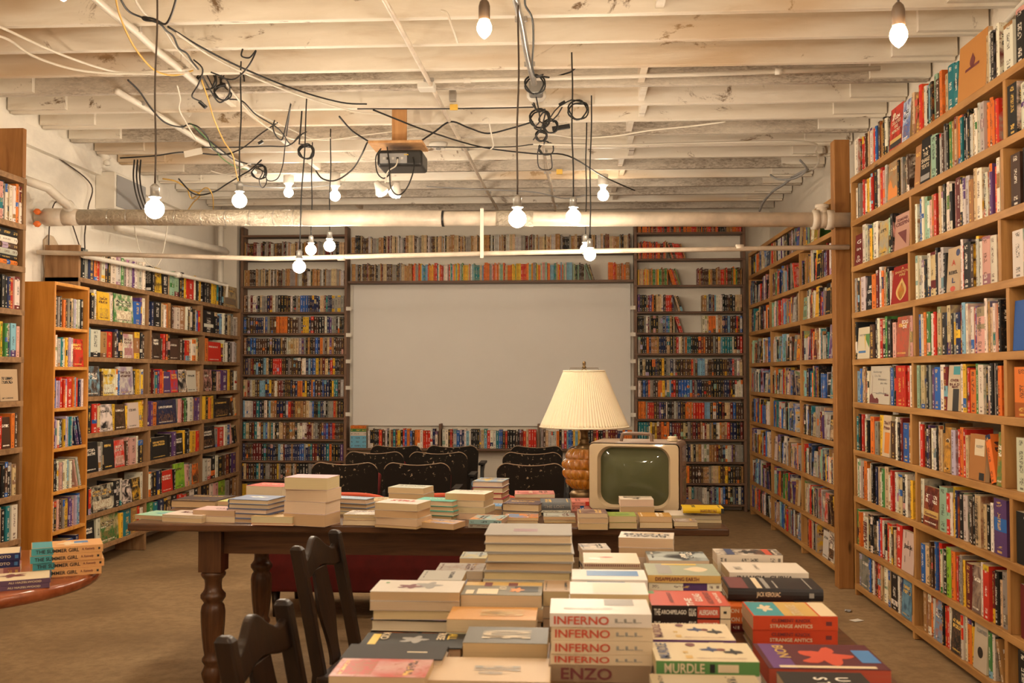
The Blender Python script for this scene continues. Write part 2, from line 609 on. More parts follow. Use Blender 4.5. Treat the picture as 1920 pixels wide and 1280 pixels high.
plain('ink_navy', (0.03, 0.05, 0.14), 0.5)
plain('ink_maroon', (0.16, 0.03, 0.03), 0.5)
plain('ink_grey', (0.3, 0.28, 0.25), 0.5)
plain('ink_green', (0.1, 0.25, 0.07), 0.5)
plain('ink_blue', (0.06, 0.2, 0.45), 0.5)
plain('ink_cream', (0.72, 0.58, 0.38), 0.5)
plain('ink_teal', (0.05, 0.3, 0.33), 0.5)
plain('ink_orange', (0.75, 0.24, 0.03), 0.5)
plain('ink_purple', (0.12, 0.04, 0.18), 0.5)


def foil_mat():
    m, nt, b = new_mat('foil_wrap')
    n = noise_n(nt, obj_coord(nt, (1, 1, 1)), 26.0, 5, 0.6, 1.5)
    nt.links.new(ramp_n(nt, n, [(0.3, (0.45, 0.38, 0.28)), (0.7, (0.75, 0.68, 0.56))]), b.inputs['Base Color'])
    b.inputs['Metallic'].default_value = 0.45
    b.inputs['Roughness'].default_value = 0.3
    bump_n(nt, b, n, 0.8, 0.02)


foil_mat()


def emit(name, col, strength):
    m, nt, b = new_mat(name)
    b.inputs['Base Color'].default_value = (0.9, 0.85, 0.75, 1)
    b.inputs['Emission Color'].default_value = (*col, 1)
    b.inputs['Emission Strength'].default_value = strength
    return m


BULB = 210.0
emit('bulb_warm', (1.0, 0.84, 0.645), BULB)
emit('bulb_edison', (1.0, 0.68, 0.38), BULB * 0.55)
emit('bulb_cool', (0.95, 0.84, 0.7), BULB * 0.3)
emit('bulb_ceiling', (1.0, 0.84, 0.645), BULB * 0.2)

# ---------------------------------------------------------------- the room
XL, XR, YB, YF, ZC = -3.70, 2.14, 10.66, -3.4, 3.39


def slab(name, lo, hi, mat, parent=None):
    mb = MB()
    mb.box2(lo, hi)
    return mb.build(name, mat, parent)


struct(slab('floor', (XL - .1, YF, -0.1), (XR + .1, YB + .1, 0), 'worn_concrete'), 'worn brown concrete floor of the shop')
struct(slab('wall_left', (XL - .12, YF, 0), (XL, YB, ZC), 'plaster'), 'rough peeling plaster wall behind the bookcases on the left')
struct(slab('wall_right', (XR, YF, 0), (XR + .12, YB, ZC), 'white_wall'), 'cream wall behind the bookcases on the right')
struct(slab('wall_back', (XL - .12, YB, 0), (XR + .12, YB + .12, ZC), 'white_wall'), 'cream end wall behind the projection screen')
struct(slab('wall_front', (XL - .12, YF - .12, 0), (XR + .12, YF, ZC), 'white_wall'), 'cream wall behind the viewer')
ceil = struct(slab('ceiling', (XL - .1, YF, ZC), (XR + .1, YB + .1, ZC + .1), 'painted_joist'), 'cream painted board ceiling on open joists')
ZJ = 3.15
k = -20
JY = []
while True:
    y = 4.74 + 0.403 * k
    k += 1
    if y < YF + .1:
        continue
    if y > YB - .12:
        break
    JY.append(y)
    mb = MB()
    dz = rng.uniform(-.004, .004)
    mb.box2((XL + .01, y, ZJ + dz), (XR - .01, y + 0.042, ZC - .001))
    rough = any(abs(y - q) < .15 for q in (5.85, 7.08)) or (y > 8.3 and len(JY) % 3 != 0)
    j = mb.build('joist', 'rough_sawn_joist' if rough else 'painted_joist', ceil)
    j.data.transform(Matrix.Translation((0, 0, 0)))
    bevel(j, 0.004)
# short blocking pieces between the joists
for i, y in enumerate(JY[:-1]):
    for x in (0.42 + 0.03 * (i % 3), -2.2 + .05 * (i % 2)):
        if rng.random() < .55 and y > 3.5:
            mb = MB()
            mb.box2((x, y + .043, ZJ + .02), (x + .04, JY[i + 1] - .001, ZC - .001))
            mb.build('blocking', 'painted_joist', ceil)
    if y > 3.5:
        mb = MB()
        mb.box2((XR - .36, y - .035, ZJ + .015), (XR - .012, y - .001, ZC - .001))
        mb.build('scab_board', 'painted_joist', ceil)
        mb = MB()
        mb.box2((XL + .012, y - .035, ZJ + .015), (XL + .4, y - .001, ZC - .001))
        mb.build('scab_board', 'painted_joist', ceil)
# ledge along the top of the left wall and the corner pilaster
struct(slab('trim_1', (XL, 3, 2.98), (XL + .05, 10.45, 3.12), 'plaster'), 'rough ledge along the top of the left wall')
struct(slab('trim_2', (XL, 10.42, 0), (XL + .17, YB, ZC), 'white_wall'), 'pale pilaster in the far left corner')
# patch of bare rubble where the plaster came off
mb = MB()
pts = []
for i in range(18):
    a = 2 * PI * i / 18
    rr = 0.2 + 0.05 * math.sin(3 * a + 1) + rng.uniform(-.03, .03)
    pts.append((rr * math.cos(a) * .8, rr * math.sin(a) * 1.5))
mb.prism(pts, 0, 0.012, Matrix.Translation((XL + .014, 6.95, 2.14)) @ Matrix.Rotation(PI / 2, 4, 'Z'))
struct(mb.build('trim_3', 'stone_patch'), 'patch of bare stone where plaster came off the left wall')
# ---------------------------------------------------------------- books
INK = {
    'w': ('ivory white', (0.7, 0.62, 0.5)), 'c': ('cream', (0.56, 0.4, 0.22)), 't': ('tan', (0.34, 0.17, 0.06)),
    'k': ('black', (0.018, 0.016, 0.015)), 'd': ('dark brown', (0.07, 0.035, 0.02)), 'g': ('grey', (0.28, 0.25, 0.21)),
    's': ('silvery', (0.5, 0.46, 0.41)), 'r': ('red', (0.52, 0.03, 0.015)), 'm': ('maroon', (0.14, 0.018, 0.016)),
    'o': ('orange', (0.68, 0.17, 0.025)), 'y': ('yellow', (0.72, 0.42, 0.03)), 'b': ('blue', (0.03, 0.11, 0.36)),
    'l': ('light blue', (0.2, 0.37, 0.47)), 'n': ('navy', (0.02, 0.026, 0.075)), 'e': ('teal', (0.02, 0.17, 0.19)),
    'G': ('green', (0.06, 0.2, 0.05)), 'v': ('mint green', (0.3, 0.45, 0.31)), 'p': ('pink', (0.62, 0.33, 0.27)),
    'u': ('purple', (0.1, 0.045, 0.15)), 'L': ('lime green', (0.25, 0.42, 0.03)), 'h': ('lilac', (0.42, 0.34, 0.45)),
}
LITE, DARK = 'wcsyvphlo', 'kdmnueGgbrt'
FLAT = Matrix(((0, 0, -1, 0), (0, 1, 0, 0), (1, 0, 0, 0), (0, 0, 0, 1)))   # upright book frame -> lying, front cover up, spine towards -y


def jitter(c, a=0.14):
    k = 1 + rng.uniform(-a, a)
    return tuple(min(0.85, max(0.008, x * k * (1 + rng.uniform(-.07, .07)))) for x in c)


def inks(letter):
    A = jitter(INK[letter][1])
    other = rng.choice(LITE if letter in DARK else DARK)
    q = rng.random()
    if q < .2:
        other = rng.choice('rybwok')
    elif q < .6:
        return A, tuple(x * rng.uniform(.3, .7) for x in A)
    return A, jitter(INK[other][1])


PAGE = [(0.66, 0.5, 0.3), (0.7, 0.56, 0.37), (0.58, 0.4, 0.22), (0.72, 0.6, 0.42)]


def cover_geo(mb, M, t, d, h, A, B, r, p, hard, curl=0.0):
    c = 0.0026 if hard else 0.0009
    if hard:
        e = min(0.006, t * .22)
        outer = [(-t / 2, d)] + [(t / 2 * q, e * q * q) for q in (-1, -.55, 0, .55, 1)] + [(t / 2, d)]
    else:
        outer = [(-t / 2, d), (-t / 2, 0), (t / 2, 0), (t / 2, d)]
    n = len(outer)
    k = 1 - 2 * c / t
    inner = [(x * k, min(y + c, d)) for x, y in outer]
    inner[0], inner[-1] = (inner[0][0], d), (inner[-1][0], d)
    P = lambda q, z: M @ V((q[0], q[1], z))
    for i in range(n - 1):
        a, b = outer[i], outer[i + 1]
        if i == 0:
            s, ua, ub = 2, 0.0, 1.0
            wa, wb = 0.0, d
        elif i == n - 2:
            s, ua, ub = 1, 0.0, 1.0
            wa, wb = 0.0, d
        else:
            s, ua, ub = 0, a[0] / t + .5, b[0] / t + .5
            wa, wb = ua * t, ub * t
        mb.face([P(a, 0), P(b, 0), P(b, h), P(a, h)], 0, [(ua, 0), (ub, 0), (ub, 1), (ua, 1)],
                [(wa, 0), (wb, 0), (wb, h), (wa, h)], A, B, (r, s, p), smooth=hard and s == 0)
        ia, ib = inner[i], inner[i + 1]
        mb.face([P(a, h), P(b, h), P(ib, h), P(ia, h)], 0, A=A, meta=(r, 3, p))
        mb.face([P(b, 0), P(a, 0), P(ia, 0), P(ib, 0)], 0, A=A, meta=(r, 3, p))
        if i in (0, n - 2):
            mb.face([P(ib, 0), P(ia, 0), P(ia, h), P(ib, h)], 0, A=(0.6, 0.52, 0.4), meta=(r, 3, p))
    for i in (0, n - 1):
        a, b = outer[i], inner[i]
        q = [P(a, 0), P(a, h), P(b, h), P(b, 0)]
        mb.face(q if i == 0 else q[::-1], 0, A=A, meta=(r, 3, p))


def page_geo(mb, M, t, d, h, col, hard, mi=0):
    c = 0.0027 if hard else 0.001
    g = 0.0032 if hard else 0.0004
    x, y0, y1, z0, z1 = t / 2 - c, (0.006 if hard else c), d - (g if hard else 0.0003), g, h - g
    P = lambda a, b, e: M @ V((a, b, e))
    mb.face([P(-x, y0, z1), P(x, y0, z1), P(x, y1, z1), P(-x, y1, z1)], mi, uvm=[(0, 0), (2 * x, 0), (2 * x, y1), (0, y1)], A=col)
    mb.face([P(-x, y1, z0), P(x, y1, z0), P(x, y0, z0), P(-x, y0, z0)], mi, uvm=[(0, 0), (2 * x, 0), (2 * x, y1), (0, y1)], A=col)
    mb.face([P(x, y1, z0), P(-x, y1, z0), P(-x, y1, z1), P(x, y1, z1)], mi, uvm=[(0, 0), (2 * x, 0), (2 * x, h), (0, h)], A=col)
    for s_ in (-1, 1):
        q = [P(s_ * x, y0, z0), P(s_ * x, y1, z0), P(s_ * x, y1, z1), P(s_ * x, y0, z1)]
        mb.face(q if s_ > 0 else q[::-1], mi, A=col)


BOOKS = []          # every shelved book: dict(M, t, d, h, A, B, r, p, hard, page, letter, where)


def shelf_book(M, t, d, h, letter, where, hard=None, A=None, B=None, p=None, title=None, face=False, keep=False, desc=None):
    a, b = inks(letter)
    BOOKS.append(dict(M=M, t=t, d=d, h=h, A=A or a, B=B or b, r=rng.random(), p=rng.random() if p is None else p,
                      hard=(t > .024 and rng.random() < .7) if hard is None else hard, page=jitter(rng.choice(PAGE), .08),
                      letter=letter, where=where, title=title, face=face, keep=keep, desc=desc))


class Run:
    """One shelf between two uprights: frame M (x along, y into the case, z up from the board), length L, clear height H."""

    def __init__(s, M, L, H, where, dmax=0.2):
        s.M, s.L, s.H, s.where, s.dmax = M, L, H, where, dmax
        s.n = 0

    def put(s, x, t, d, h, letter, lean=0.0, back=None, **kw):
        s.n += 1
        y = rng.uniform(0.004, 0.022) if back is None else back
        lm = Matrix.Translation((x, y, 0.0004)) @ Matrix.Rotation(lean, 4, 'Y') @ Matrix.Translation((t / 2, 0, 0))
        shelf_book(s.M @ lm, t, d, h, letter, (*s.where, s.n), **kw)

    def put_face(s, x, w, t, h, letter, back=0.0, tilt=-.06, **kw):
        s.n += 1
        lm = Matrix.Translation((x, back + t, 0.0015)) @ Matrix.Rotation(tilt, 4, 'X') @ Matrix(((0, 1, 0, 0), (-1, 0, 0, 0), (0, 0, 1, 0), (0, 0, 0, 1))) @ Matrix.Translation((-t / 2 + t / 2, 0, 0))
        shelf_book(s.M @ lm, t, w, h, letter, (*s.where, s.n), face=True, **kw)

    def fill(s, specs, x0=0.004, x1=None, lean_end=0):
        """specs: [(thickness, depth, height, letter, kw)]; scaled to the room there is, the last few leaning if asked."""
        x1 = s.L - .004 if x1 is None else x1
        tot = sum(q[0] for q in specs)
        slack = 0.0
        if lean_end:
            slack = 0.07
        k = (x1 - x0 - slack) / tot
        x = x0
        n = len(specs)
        th = 0.0
        for i, (t, d, h, letter, kw) in enumerate(specs):
            t = max(0.006, t * k)
            kw = dict(kw)
            face = kw.pop('face', False)
            if face:
                s.put_face(x + .001, t - .002, kw.pop('ft', 0.022), min(h, s.H - .012), letter, **kw)
                x += t
                continue
            h = min(h, s.H - .012)
            if lean_end and i >= n - lean_end:
                if th == 0.0:
                    th = math.asin(min(.3, slack * .9 / h))
                    x += h * math.sin(th) * 1.02
                s.put(x, t * math.cos(th) * .97, d, h * .97, letter, lean=-th, **kw)
            else:
                s.put(x, t * .985, d, h, letter, **kw)
            x += t


def parse(row, tbase, hbase, hvar, dbase, face_kw=None):
    """'w2 k c F1:r6' -> specs; the number is the relative thickness; F<name>:<letter><width> is a face-out book."""
    out = []
    for tok in row.split():
        kw = {}
        if ':' in tok:
            nm, tok = tok.split(':')
            kw = dict((face_kw or {}).get(nm, {}))
            kw.setdefault('face', True)
        letter = tok[0]
        m = float(tok[1:]) if len(tok) > 1 else 1.0
        t = tbase * m * rng.uniform(.85, 1.15)
        h = kw.pop('h', None) or hbase + rng.choice((-1.0, -.6, -.3, 0, .2, .5, .9)) * hvar
        out.append((t, dbase * rng.uniform(.85, 1.05), h, letter, kw))
    return out


def auto(L, palette, tmin, tmax, hmin, hmax, d, series=0.12, p_face=0.0):
    out, x = [], 0
    while x < L:
        letter = rng.choice(palette)
        reps = rng.choice((2, 3, 4)) if rng.random() < series else 1
        t, h = rng.uniform(tmin, tmax), rng.uniform(hmin, hmax)
        if rng.random() < p_face:
            out.append((rng.uniform(.1, .135), d, h, letter, dict(face=True, ft=rng.uniform(.015, .03))))
            x += .12
            continue
        for _ in range(reps):
            out.append((t, d * rng.uniform(.9, 1.05), h, letter, {}))
            x += t
    return out


# ---------------------------------------------------------------- bookcases
def bookcase(name, label, origin, rz, L, boards, uprights, depth, bt, mats, zlow=None, group=None, ends=0.03):
    """mats: (board, upright). boards: heights of the board tops, with an optional (z, x0, x1). uprights: (x, z0, z1)."""
    root = thing(name, label, 'bookcase', origin, rz, group)
    for bd in boards:
        z, x0, x1 = bd if isinstance(bd, tuple) else (bd, 0.0, L)
        mb = MB()
        mb.box2((x0, 0, z - bt), (x1, depth, z))
        bevel(mb.build('shelf_board', mats[0], root), 0.0025)
    for (x, z0, z1) in uprights:
        mb = MB()
        mb.box2((x - ends / 2, 0.002, z0), (x + ends / 2, depth - .002, z1))
        bevel(mb.build('upright', mats[1], root), 0.0025)
    return root


def frame_of(origin, rz):
    return Matrix.Translation(origin) @ Matrix.Rotation(rz, 4, 'Z')


# ---- the tall bookcase on the right, nearest
O1, R1 = (1.85, 6.61, 0), -PI / 2
ZB = [0.075, 0.33, 0.637, 0.936, 1.2425, 1.5175, 1.82, 2.12, 2.419, 2.705]
UP = [0.015, 1.13, 2.27, 3.41]
ups = [(UP[0], 0, 2.70)]
for x in UP[1:]:
    for i in range(len(ZB) - 1):
        if i == 8 and x == UP[1]:
            continue
        dx = 0.035 * (((i * 7 + int(x * 3)) % 3) - 1) * (0 if x == UP[3] else 1)
        ups.append((x + dx, ZB[i] - (0.073 if i == 0 else 0), ZB[i + 1] - .034))
bookcase('bookcase', 'tall oak bookcase along the right wall, nearest one, filled to the top', O1, R1, 3.42, ZB, ups, 0.25, 0.036, ('oak_shelf_x', 'oak_shelf_z'))
ROWS = {
    9: ('w3 w k r r1.4 d c w c y w1.3 r b1.4 c d t k1.4 w1.6 d FA:r7 FB:l4', 'c T2:t2.2 r1.6 w1.3 k l k v1.6 d2 o c e2.6 e1.8 FC:t9 c w k d w', 'w k t c g s r o c w k b w c'),
    8: ('w2 w k g r w y1.7 w p r o k1.8 w r1.6 p s g FD:t5 k y1.3 g c d', 'FE:t3 FF:k6 v4 k s d k g k G1.5 t t c o1.6 e k s k s c w s s s1.6 o1.2 o1.2 o1.2 r', 'k w c d g s w t c o r b w'),
    7: ('FG:m4 w1.7 w1.2 y G w2 FH:t3.5 v1.5 k FI:p6', 'w b1.3 l w v1.3 w p t k r1.5 d c w k w w k p1.4 m2 w s s1.5 t2 c1.6 w2 k w s u r w', 'd k c w1.5 t y k w g s b w'),
    6: ('g w k t s3 FJ:k4 o2 m w1.6 o t G k w FK:r8', 'w s w1.5 k w1.6 c2.2 k w1.6 s k FL:c5 w r k2.5 d y s w p3 w2 t', 'w w s c s e2 w k g c'),
    5: ('k FM:w6 d2 k w r1.4 k1.8 G k1.6 p1.3 FN:r4 p', 'b1.3 w w1.6 g o1.3 G2 w r1.2 w k c2.4 k2 c1.6 k y1.2 n2 m l1.8 k w w1.3 r u p4 w t c w o1.5 k', 'FO:b6 w k c g s w d t r'),
    4: ('l2 b1.2 w t k w FP:w9 g b k r3 r r w', 'v1.6 c c2 k g u1.3 b2.6 w2.4 m1.8 FQ:c6 w2 y1.5 k r o3 G w2 k w k1.3 g k o1.2', 'o1.5 d k FR:g5 k w c r s'),
    3: ('e2 k r w w k k o2 g2 y2 FS:c4 d1.8 w w k m b3 t', 'w r1.7 k n2 u d w1.4 s1.6 k t c t FT:o3 k h2.4 r1.6 o2 r1.6 c1.5 FU:t7 o2.2 FV:G3', 'w FW:w4 k n k c s w d t'),
    2: ('w G w k m o2 w w g k n1.8 n c w G1.6 c2 w1.6 r w1.3 w c2 k2 w k y', 'FX:w2 FY:m7 v4 r2 w1.2 y n k2 s1.6 k2 d k FZ:c2.4 c k2 w u4', 'k3 w3 n2 k d g c w t s'),
    1: ('G1.6 o w FA1:w3 k k1.7 k w b r1.7 w k r2.2 w d c r3 FB1:p5', 'b3 FC1:c3 d d n b r1.3 w k2.4 L2 o2 r d2 g y m3 FD1:d4 w r r2.2 m k1.5 c g2', 'm2 p r1.5 k u d n w'),
    0: ('g1.6 FE1:g4 b1.4 k w m k FF1:r2 c w1.6 w1.6 c k3 w n FG1:l4 k', 'k t2 t2 o1.3 w FH1:b4 k r r w FI1:k5 s w o1.6 y1.3 FJ1:w5 G1.6 w k1.3 t', 'k k w w s d c k t'),
}
FACES = {
    'FA': dict(title='dusk', desc='red face-out paperback with an oval logo', p=.35),
    'FB': dict(desc='blue and white wrapped book', A=(0.55, 0.6, 0.68), B=(0.08, 0.16, 0.42), p=.8),
    'T2': dict(face=False, desc='tan book with a large red letter', title='R'),
    'FC': dict(desc='orange-brown board book with a dark emblem', p=.2, title='emblem', h=.27, A=(.52, .23, .06)),
    'FD': dict(desc='brown landscape cover', p=.6, A=(0.34, 0.25, 0.14), B=(0.42, 0.2, 0.07), title='ANG'),
    'FE': dict(desc='plain brown cover', p=.1),
    'FF': dict(desc='black SHAKE TEXTS cover', p=.2, title='SHAKE'),
    'FG': dict(desc='maroon cover with white serif letters', p=.2, title='GIN'),
    'FH': dict(desc='pale cover with a dotted head', p=.7, A=(0.4, 0.36, 0.26), B=(0.62, 0.38, 0.06)),
    'FI': dict(desc='pink CRISP cover', p=.2, title='CRISP', A=(0.5, 0.27, 0.2), B=(0.4, 0.16, 0.1)),
    'FJ': dict(desc='charcoal MI GRU cover', p=.2, title='MIGRU'),
    'FK': dict(desc='dark red cover with a golden flame', p=.2, title='FLAME', A=(0.3, 0.018, 0.012), tilt=-.1),
    'FL': dict(desc='kraft cover with red and blue letters', p=.2, title='REBEL', A=(0.5, 0.36, 0.22)),
    'FM': dict(desc='ivory cover with a yellow and green corner', p=.2, title='corner', A=(0.66, 0.57, 0.4), h=.2),
    'FN': dict(desc='red EDG cover', p=.6, title='EDG', A=(0.5, 0.09, 0.05), B=(0.3, 0.1, 0.06)),
    'FO': dict(desc='blue cover with yellow letters', p=.2, title='MIN', A=(0.02, 0.09, 0.33)),
    'FP': dict(desc='pale grey cover with a harbour drawing', p=.2, title='KICKING', A=(0.56, 0.5, 0.4), h=.235),
    'FQ': dict(desc='cream cover with dark panels', p=.2, title='OVER', A=(0.55, 0.44, 0.3)),
    'FR': dict(desc='cover with a maroon figure under a green sky', p=.6, A=(0.4, 0.42, 0.3), B=(0.2, 0.03, 0.02)),
    'FS': dict(desc='pale orange PRINCE cover', p=.2, title='PRINCE', A=(0.62, 0.46, 0.3)),
    'FT': dict(desc='amber cover with a dark hill', p=.75, A=(0.62, 0.3, 0.04), B=(0.14, 0.06, 0.02)),
    'FU': dict(desc='tan cover with a cream label', p=.2, title='label', A=(0.4, 0.17, 0.05)),
    'FV': dict(desc='green and red patterned cover', p=.7, A=(0.12, 0.2, 0.05), B=(0.5, 0.2, 0.03)),
    'FW': dict(face=False, desc='thick white book with a red stamp', title='HARVEY'),
    'FX': dict(face=False, desc='tall ivory album'),
    'FY': dict(desc='dark red portrait cover with an orange label', p=.75, title='GENTLEMEN', A=(0.1, 0.02, 0.012), B=(0.3, 0.06, 0.02)),
    'FZ': dict(face=False, desc='cream book with heavy black lettering', title='JOURNEY'),
    'FA1': dict(face=False, desc='white book with large dark red letters', title='BBEW'),
    'FB1': dict(desc='cream cover with black strokes', p=.2, title='JACK', A=(0.62, 0.45, 0.38)),
    'FC1': dict(face=False, desc='cream book with a blue and red spine picture'),
    'FD1': dict(desc='grey-brown photo cover', p=.6, A=(0.16, 0.1, 0.08), B=(0.4, 0.3, 0.22)),
    'FE1': dict(desc='grey cover with a figure', p=.6, A=(0.25, 0.24, 0.2), B=(0.1, 0.12, 0.1)),
    'FF1': dict(face=False, desc='red, yellow and blue patterned spine', p=.1, A=(0.6, 0.06, 0.03), B=(0.25, 0.4, 0.5)),
    'FG1': dict(desc='light blue cover', p=.4, A=(0.14, 0.28, 0.38), B=(0.05, 0.1, 0.16)),
    'FH1': dict(desc='blue sky and rust cover', p=.75, A=(0.18, 0.28, 0.42), B=(0.45, 0.14, 0.05)),
    'FI1': dict(desc='dark portrait cover', p=.55, A=(0.03, 0.025, 0.022), B=(0.1, 0.06, 0.04)),
    'FJ1': dict(desc='ivory GUMTREE cover', p=.2, title='GUMTREE', A=(0.55, 0.46, 0.34)),
}
M1 = frame_of(O1, R1)
for i, rows in ROWS.items():
    z = ZB[i]
    H = (ZB[i + 1] - .036 - z) if i < 9 else 0.4
    for b in range(3):
        x0 = UP[b] + (.018 if not (b == 1 and i == 8) else 0.0)
        x1 = UP[b + 1] - .018
        if i < 9 and b == 0:
            x1 -= 0.03
        if i < 9 and b >= 1:
            x0 += 0.035
            x1 -= 0.035 if b == 1 else 0
        run = Run(M1 @ Matrix.Translation((x0, 0, z)), x1 - x0, H, ('tall', 10 - i, b + 1))
        lean = 0
        if i == 9 and b == 0:
            lean = 0
        specs = parse(rows[b], 0.026, 0.222, 0.022, 0.15, FACES)
        run.fill(specs, lean_end=2 if (b == 1 and i in (0, 3)) else 0)

# ---- the bookcase behind it on the right
O2, R2 = (1.85, 10.32, 0), -PI / 2
ZB2 = [0.09, 0.351, 0.65, 0.952, 1.25, 1.534, 1.851, 2.127, 2.426]
UP2 = [0.015, 1.07, 2.25, 3.42]
ups = [(UP2[0], 0, 2.64), (UP2[3], 0, 2.64)]
for x in UP2[1:3]:
    for i in range(len(ZB2) - 1):
        ups.append((x + .02 * ((i % 3) - 1), ZB2[i] - (.088 if i == 0 else 0), ZB2[i + 1] - .034))
rt = bookcase('bookcase', 'oak bookcase along the right wall between the wide post and the end wall', O2, R2, 3.44, ZB2 + [2.66], ups, 0.25, 0.036, ('oak_shelf_x', 'oak_shelf_z'))
M2 = frame_of(O2, R2)
FAR_FACES = {(1, 2): ('m', 'MICH\nCON', 'red and violet face-out thriller', (.3, .03, .03)), (2, 2): ('n', 'COC\nOG', 'navy face-out book with large letters', (.04, .05, .14)),
             (5, 2): ('u', 'THE\nPOST', 'purple face-out book with red letters', (.2, .12, .3)), (8, 0): ('n', 'mackerel\nsky', 'dark blue face-out book with white title', (.04, .07, .13)),
             (4, 0): ('b', 'KAFKA', 'bright blue face-out paperback', (.04, .14, .34)), (3, 2): ('k', 'PLAY\nTHE', 'black face-out book', (.025, .02, .03))}
PAL2 = 'wwwcckkkdggssrrmoybblneGptuuvdkmt'
for i, z in enumerate(ZB2):
    H = (ZB2[i + 1] - .036 - z) if i < 8 else .2
    for b in range(3):
        x0, x1 = UP2[b] + .05, UP2[b + 1] - .05
        if i == 8 and b == 2:
            x1 -= .5
        run = Run(M2 @ Matrix.Translation((x0, 0, z)), x1 - x0, H, ('far', 9 - i, b + 1))
        if i == 0 and b == 2:
            run.fill(auto(.3, PAL2, .016, .034, .19, .235, .15), x0=.1, x1=.42)
            run.fill(auto(.3, 'wl', .03, .05, .19, .22, .15, 0, 1.0), x0=.55, x1=1.02)
        else:
            fo = FAR_FACES.get((i, b))
            wd = (x1 - x0) - (.17 if fo else 0)
            run.fill(auto(wd, PAL2, .014, .04, .165, .24, .15, .1, .06), lean_end=3 if rng.random() < .4 else 0, x1=wd * (1 if rng.random() < .7 or fo else .88))
            if fo:
                run.put_face(wd + .012, .14, .03, min(.215, H - .014), fo[0], title=fo[1], desc=fo[2], p=.2, keep=True, A=fo[3])

# the wide post between the two right-hand cases
mb = MB()
mb.box2((1.79, 6.765, 0.0), (1.893, 6.865, 3.0))
o = bevel(mb.build('wooden_post', 'post_wood'), 0.004)
tag(o, 'wide wooden post standing between the two bookcases on the right', 'post')
mb = MB()
mb.box2((2.085, 6.46, 2.712), (2.125, 6.64, 3.06))
mb.build('wall_plank', 'post_wood')
tag(bpy.data.objects['wall_plank'], 'upright brown plank on the wall above the nearest tall bookcase', 'plank')

# ---- left: the far bookcase
O3, R3 = (-3.42, 6.775, 0), PI / 2
ZB3 = [0.17, 0.416, 0.712, 0.997, 1.262, 1.547, 1.82, 2.104]
UP3 = [0.015, 1.195, 2.4, 3.46]
ups = [(UP3[0], 0, 2.33)]
for x in UP3[1:3]:
    for i in range(len(ZB3) - 1):
        ups.append((x + .03 * ((i % 3) - 1), ZB3[i] - (.168 if i == 0 else 0), ZB3[i + 1] - .034))
ups.append((UP3[3], 0, 2.10))
bookcase('bookcase', 'long worn brown bookcase along the left wall running back to the corner', O3, R3, 3.48, ZB3, ups, 0.25, 0.034, ('worn_shelf_y', 'worn_shelf_z'))
M3 = frame_of(O3, R3)
LROWS = {
    7: ('k g n1.6 o r w d k w2 w1.6 G1.5 g w s u w w w w', 'k FK1:y4 k3 c v2 v2 k1.6 k y r2.4 w w k y', 'k k1.6 d y1.6 y1.6 e k l k FT1:c8'),
    6: ('y w r1.4 k g w FY1:y5 w k FG3:G8 b3 u w', 'n k4 c w o t1.5 d m w2 t3 w d w k w b r', 'k3 k n l w k c g s w'),
    5: ('g k l w3 t2 r2.2 d n k1.6 FW1:w4 t2 k d', 'm FD2:d4 d r m k1.4 FD3:d5 d2 k r2.4 w2 w2.4 c k', 'o2 FR1:r6 m w w k g s s'),
    4: ('k o2 FD4:d6 d FY2:y7 w b FN1:s8 k y1.6 c y w', 'd m g e u r1.6 o FO1:u5 FR2:r4 FK2:k6 FW2:w6 t c', 'FD6:d4 k k p w u2.4 y d k w'),
    3: ('d w1.6 k1.5 r2 c FY3:w5 y FD5:d5 y FY4:w5 y y', 'u o2 FK3:n9 g p k m G k w2.5 c u u2', 'y k o y FD7:k6 d c'),
    2: ('G t FK4:k5 s g FK5:k4 FR3:r4 d p p3 w k2', 'k FG4:k9 k1.5 u2 FK6:k4 y k2 k y2 y r2', 'FK7:k5 g r2.2 w b1.5 p k'),
    1: ('k k2 r FK8:k8 k2 s FK9:k4 FK10:k4 w', 'w k k1.4 n k FR4:r6 k FL1:L5 p2 k g FO2:o3', 's2 w2 k2 w k2 d m2 k u2'),
    0: ('m FK11:k4 w FW3:c6 y e2 t2 r w', 'G e n k c k r r d w k', 'k d w p L1.6 g d t'),
}
for i, rows in LROWS.items():
    z = ZB3[i]
    H = (ZB3[i + 1] - .034 - z) if i < 7 else .3
    for b in range(3):
        x0, x1 = UP3[b] + .05, UP3[b + 1] - .05
        fk = {}
        for tok in rows[b].split():
            if ':' in tok:
                fk[tok.split(':')[0]] = dict(p=rng.uniform(.1, .95), ft=rng.uniform(.02, .035))
        run = Run(M3 @ Matrix.Translation((x0, 0, z)), x1 - x0, H, ('left', 8 - i, b + 1))
        run.fill(parse(rows[b], 0.03, 0.2 if i < 7 else .21, 0.02, 0.145, fk), lean_end=2 if b == 2 and i in (3, 2) else 0)

# ---- left: pine case, end-on
O4, R4 = (-3.33, 6.28, 0), PI / 2
ZB4 = [0.12, 0.398, 0.658, 0.938, 1.2, 1.472, 1.732]
root = bookcase('bookcase', 'narrow honey pine bookcase end-on beside the rough left wall', O4, R4, 0.47, ZB4 + [2.026], [], 0.27, 0.022, ('pine_y', 'pine_z'))
for x in (0.009, 0.461):
    mb = MB()
    mb.box2((x - .0095, -.002, 0), (x + .0095, .272, 2.026))
    bevel(mb.build('side_panel', 'pine_z', root), 0.003)
mb = MB()
mb.box2((.02, .262, .1), (.45, .27, 2.0))
mb.build('back_panel', 'pine_z', root)
M4 = frame_of(O4, R4)
PROWS = ['c w FG5:G3 b2 n o', 'r w k2 p1.6 d g y2.4 u u p h l b1.6', 'd k k w p n w w l w p G s', 'h u h2 w l d y h y l e w n u n', 'b3 h h r1.4 r w r3 o l r l n h w',
         'o r w s e1.5 w y h w FR5:r5', 'r k g k d o d g k c g h w w k k']
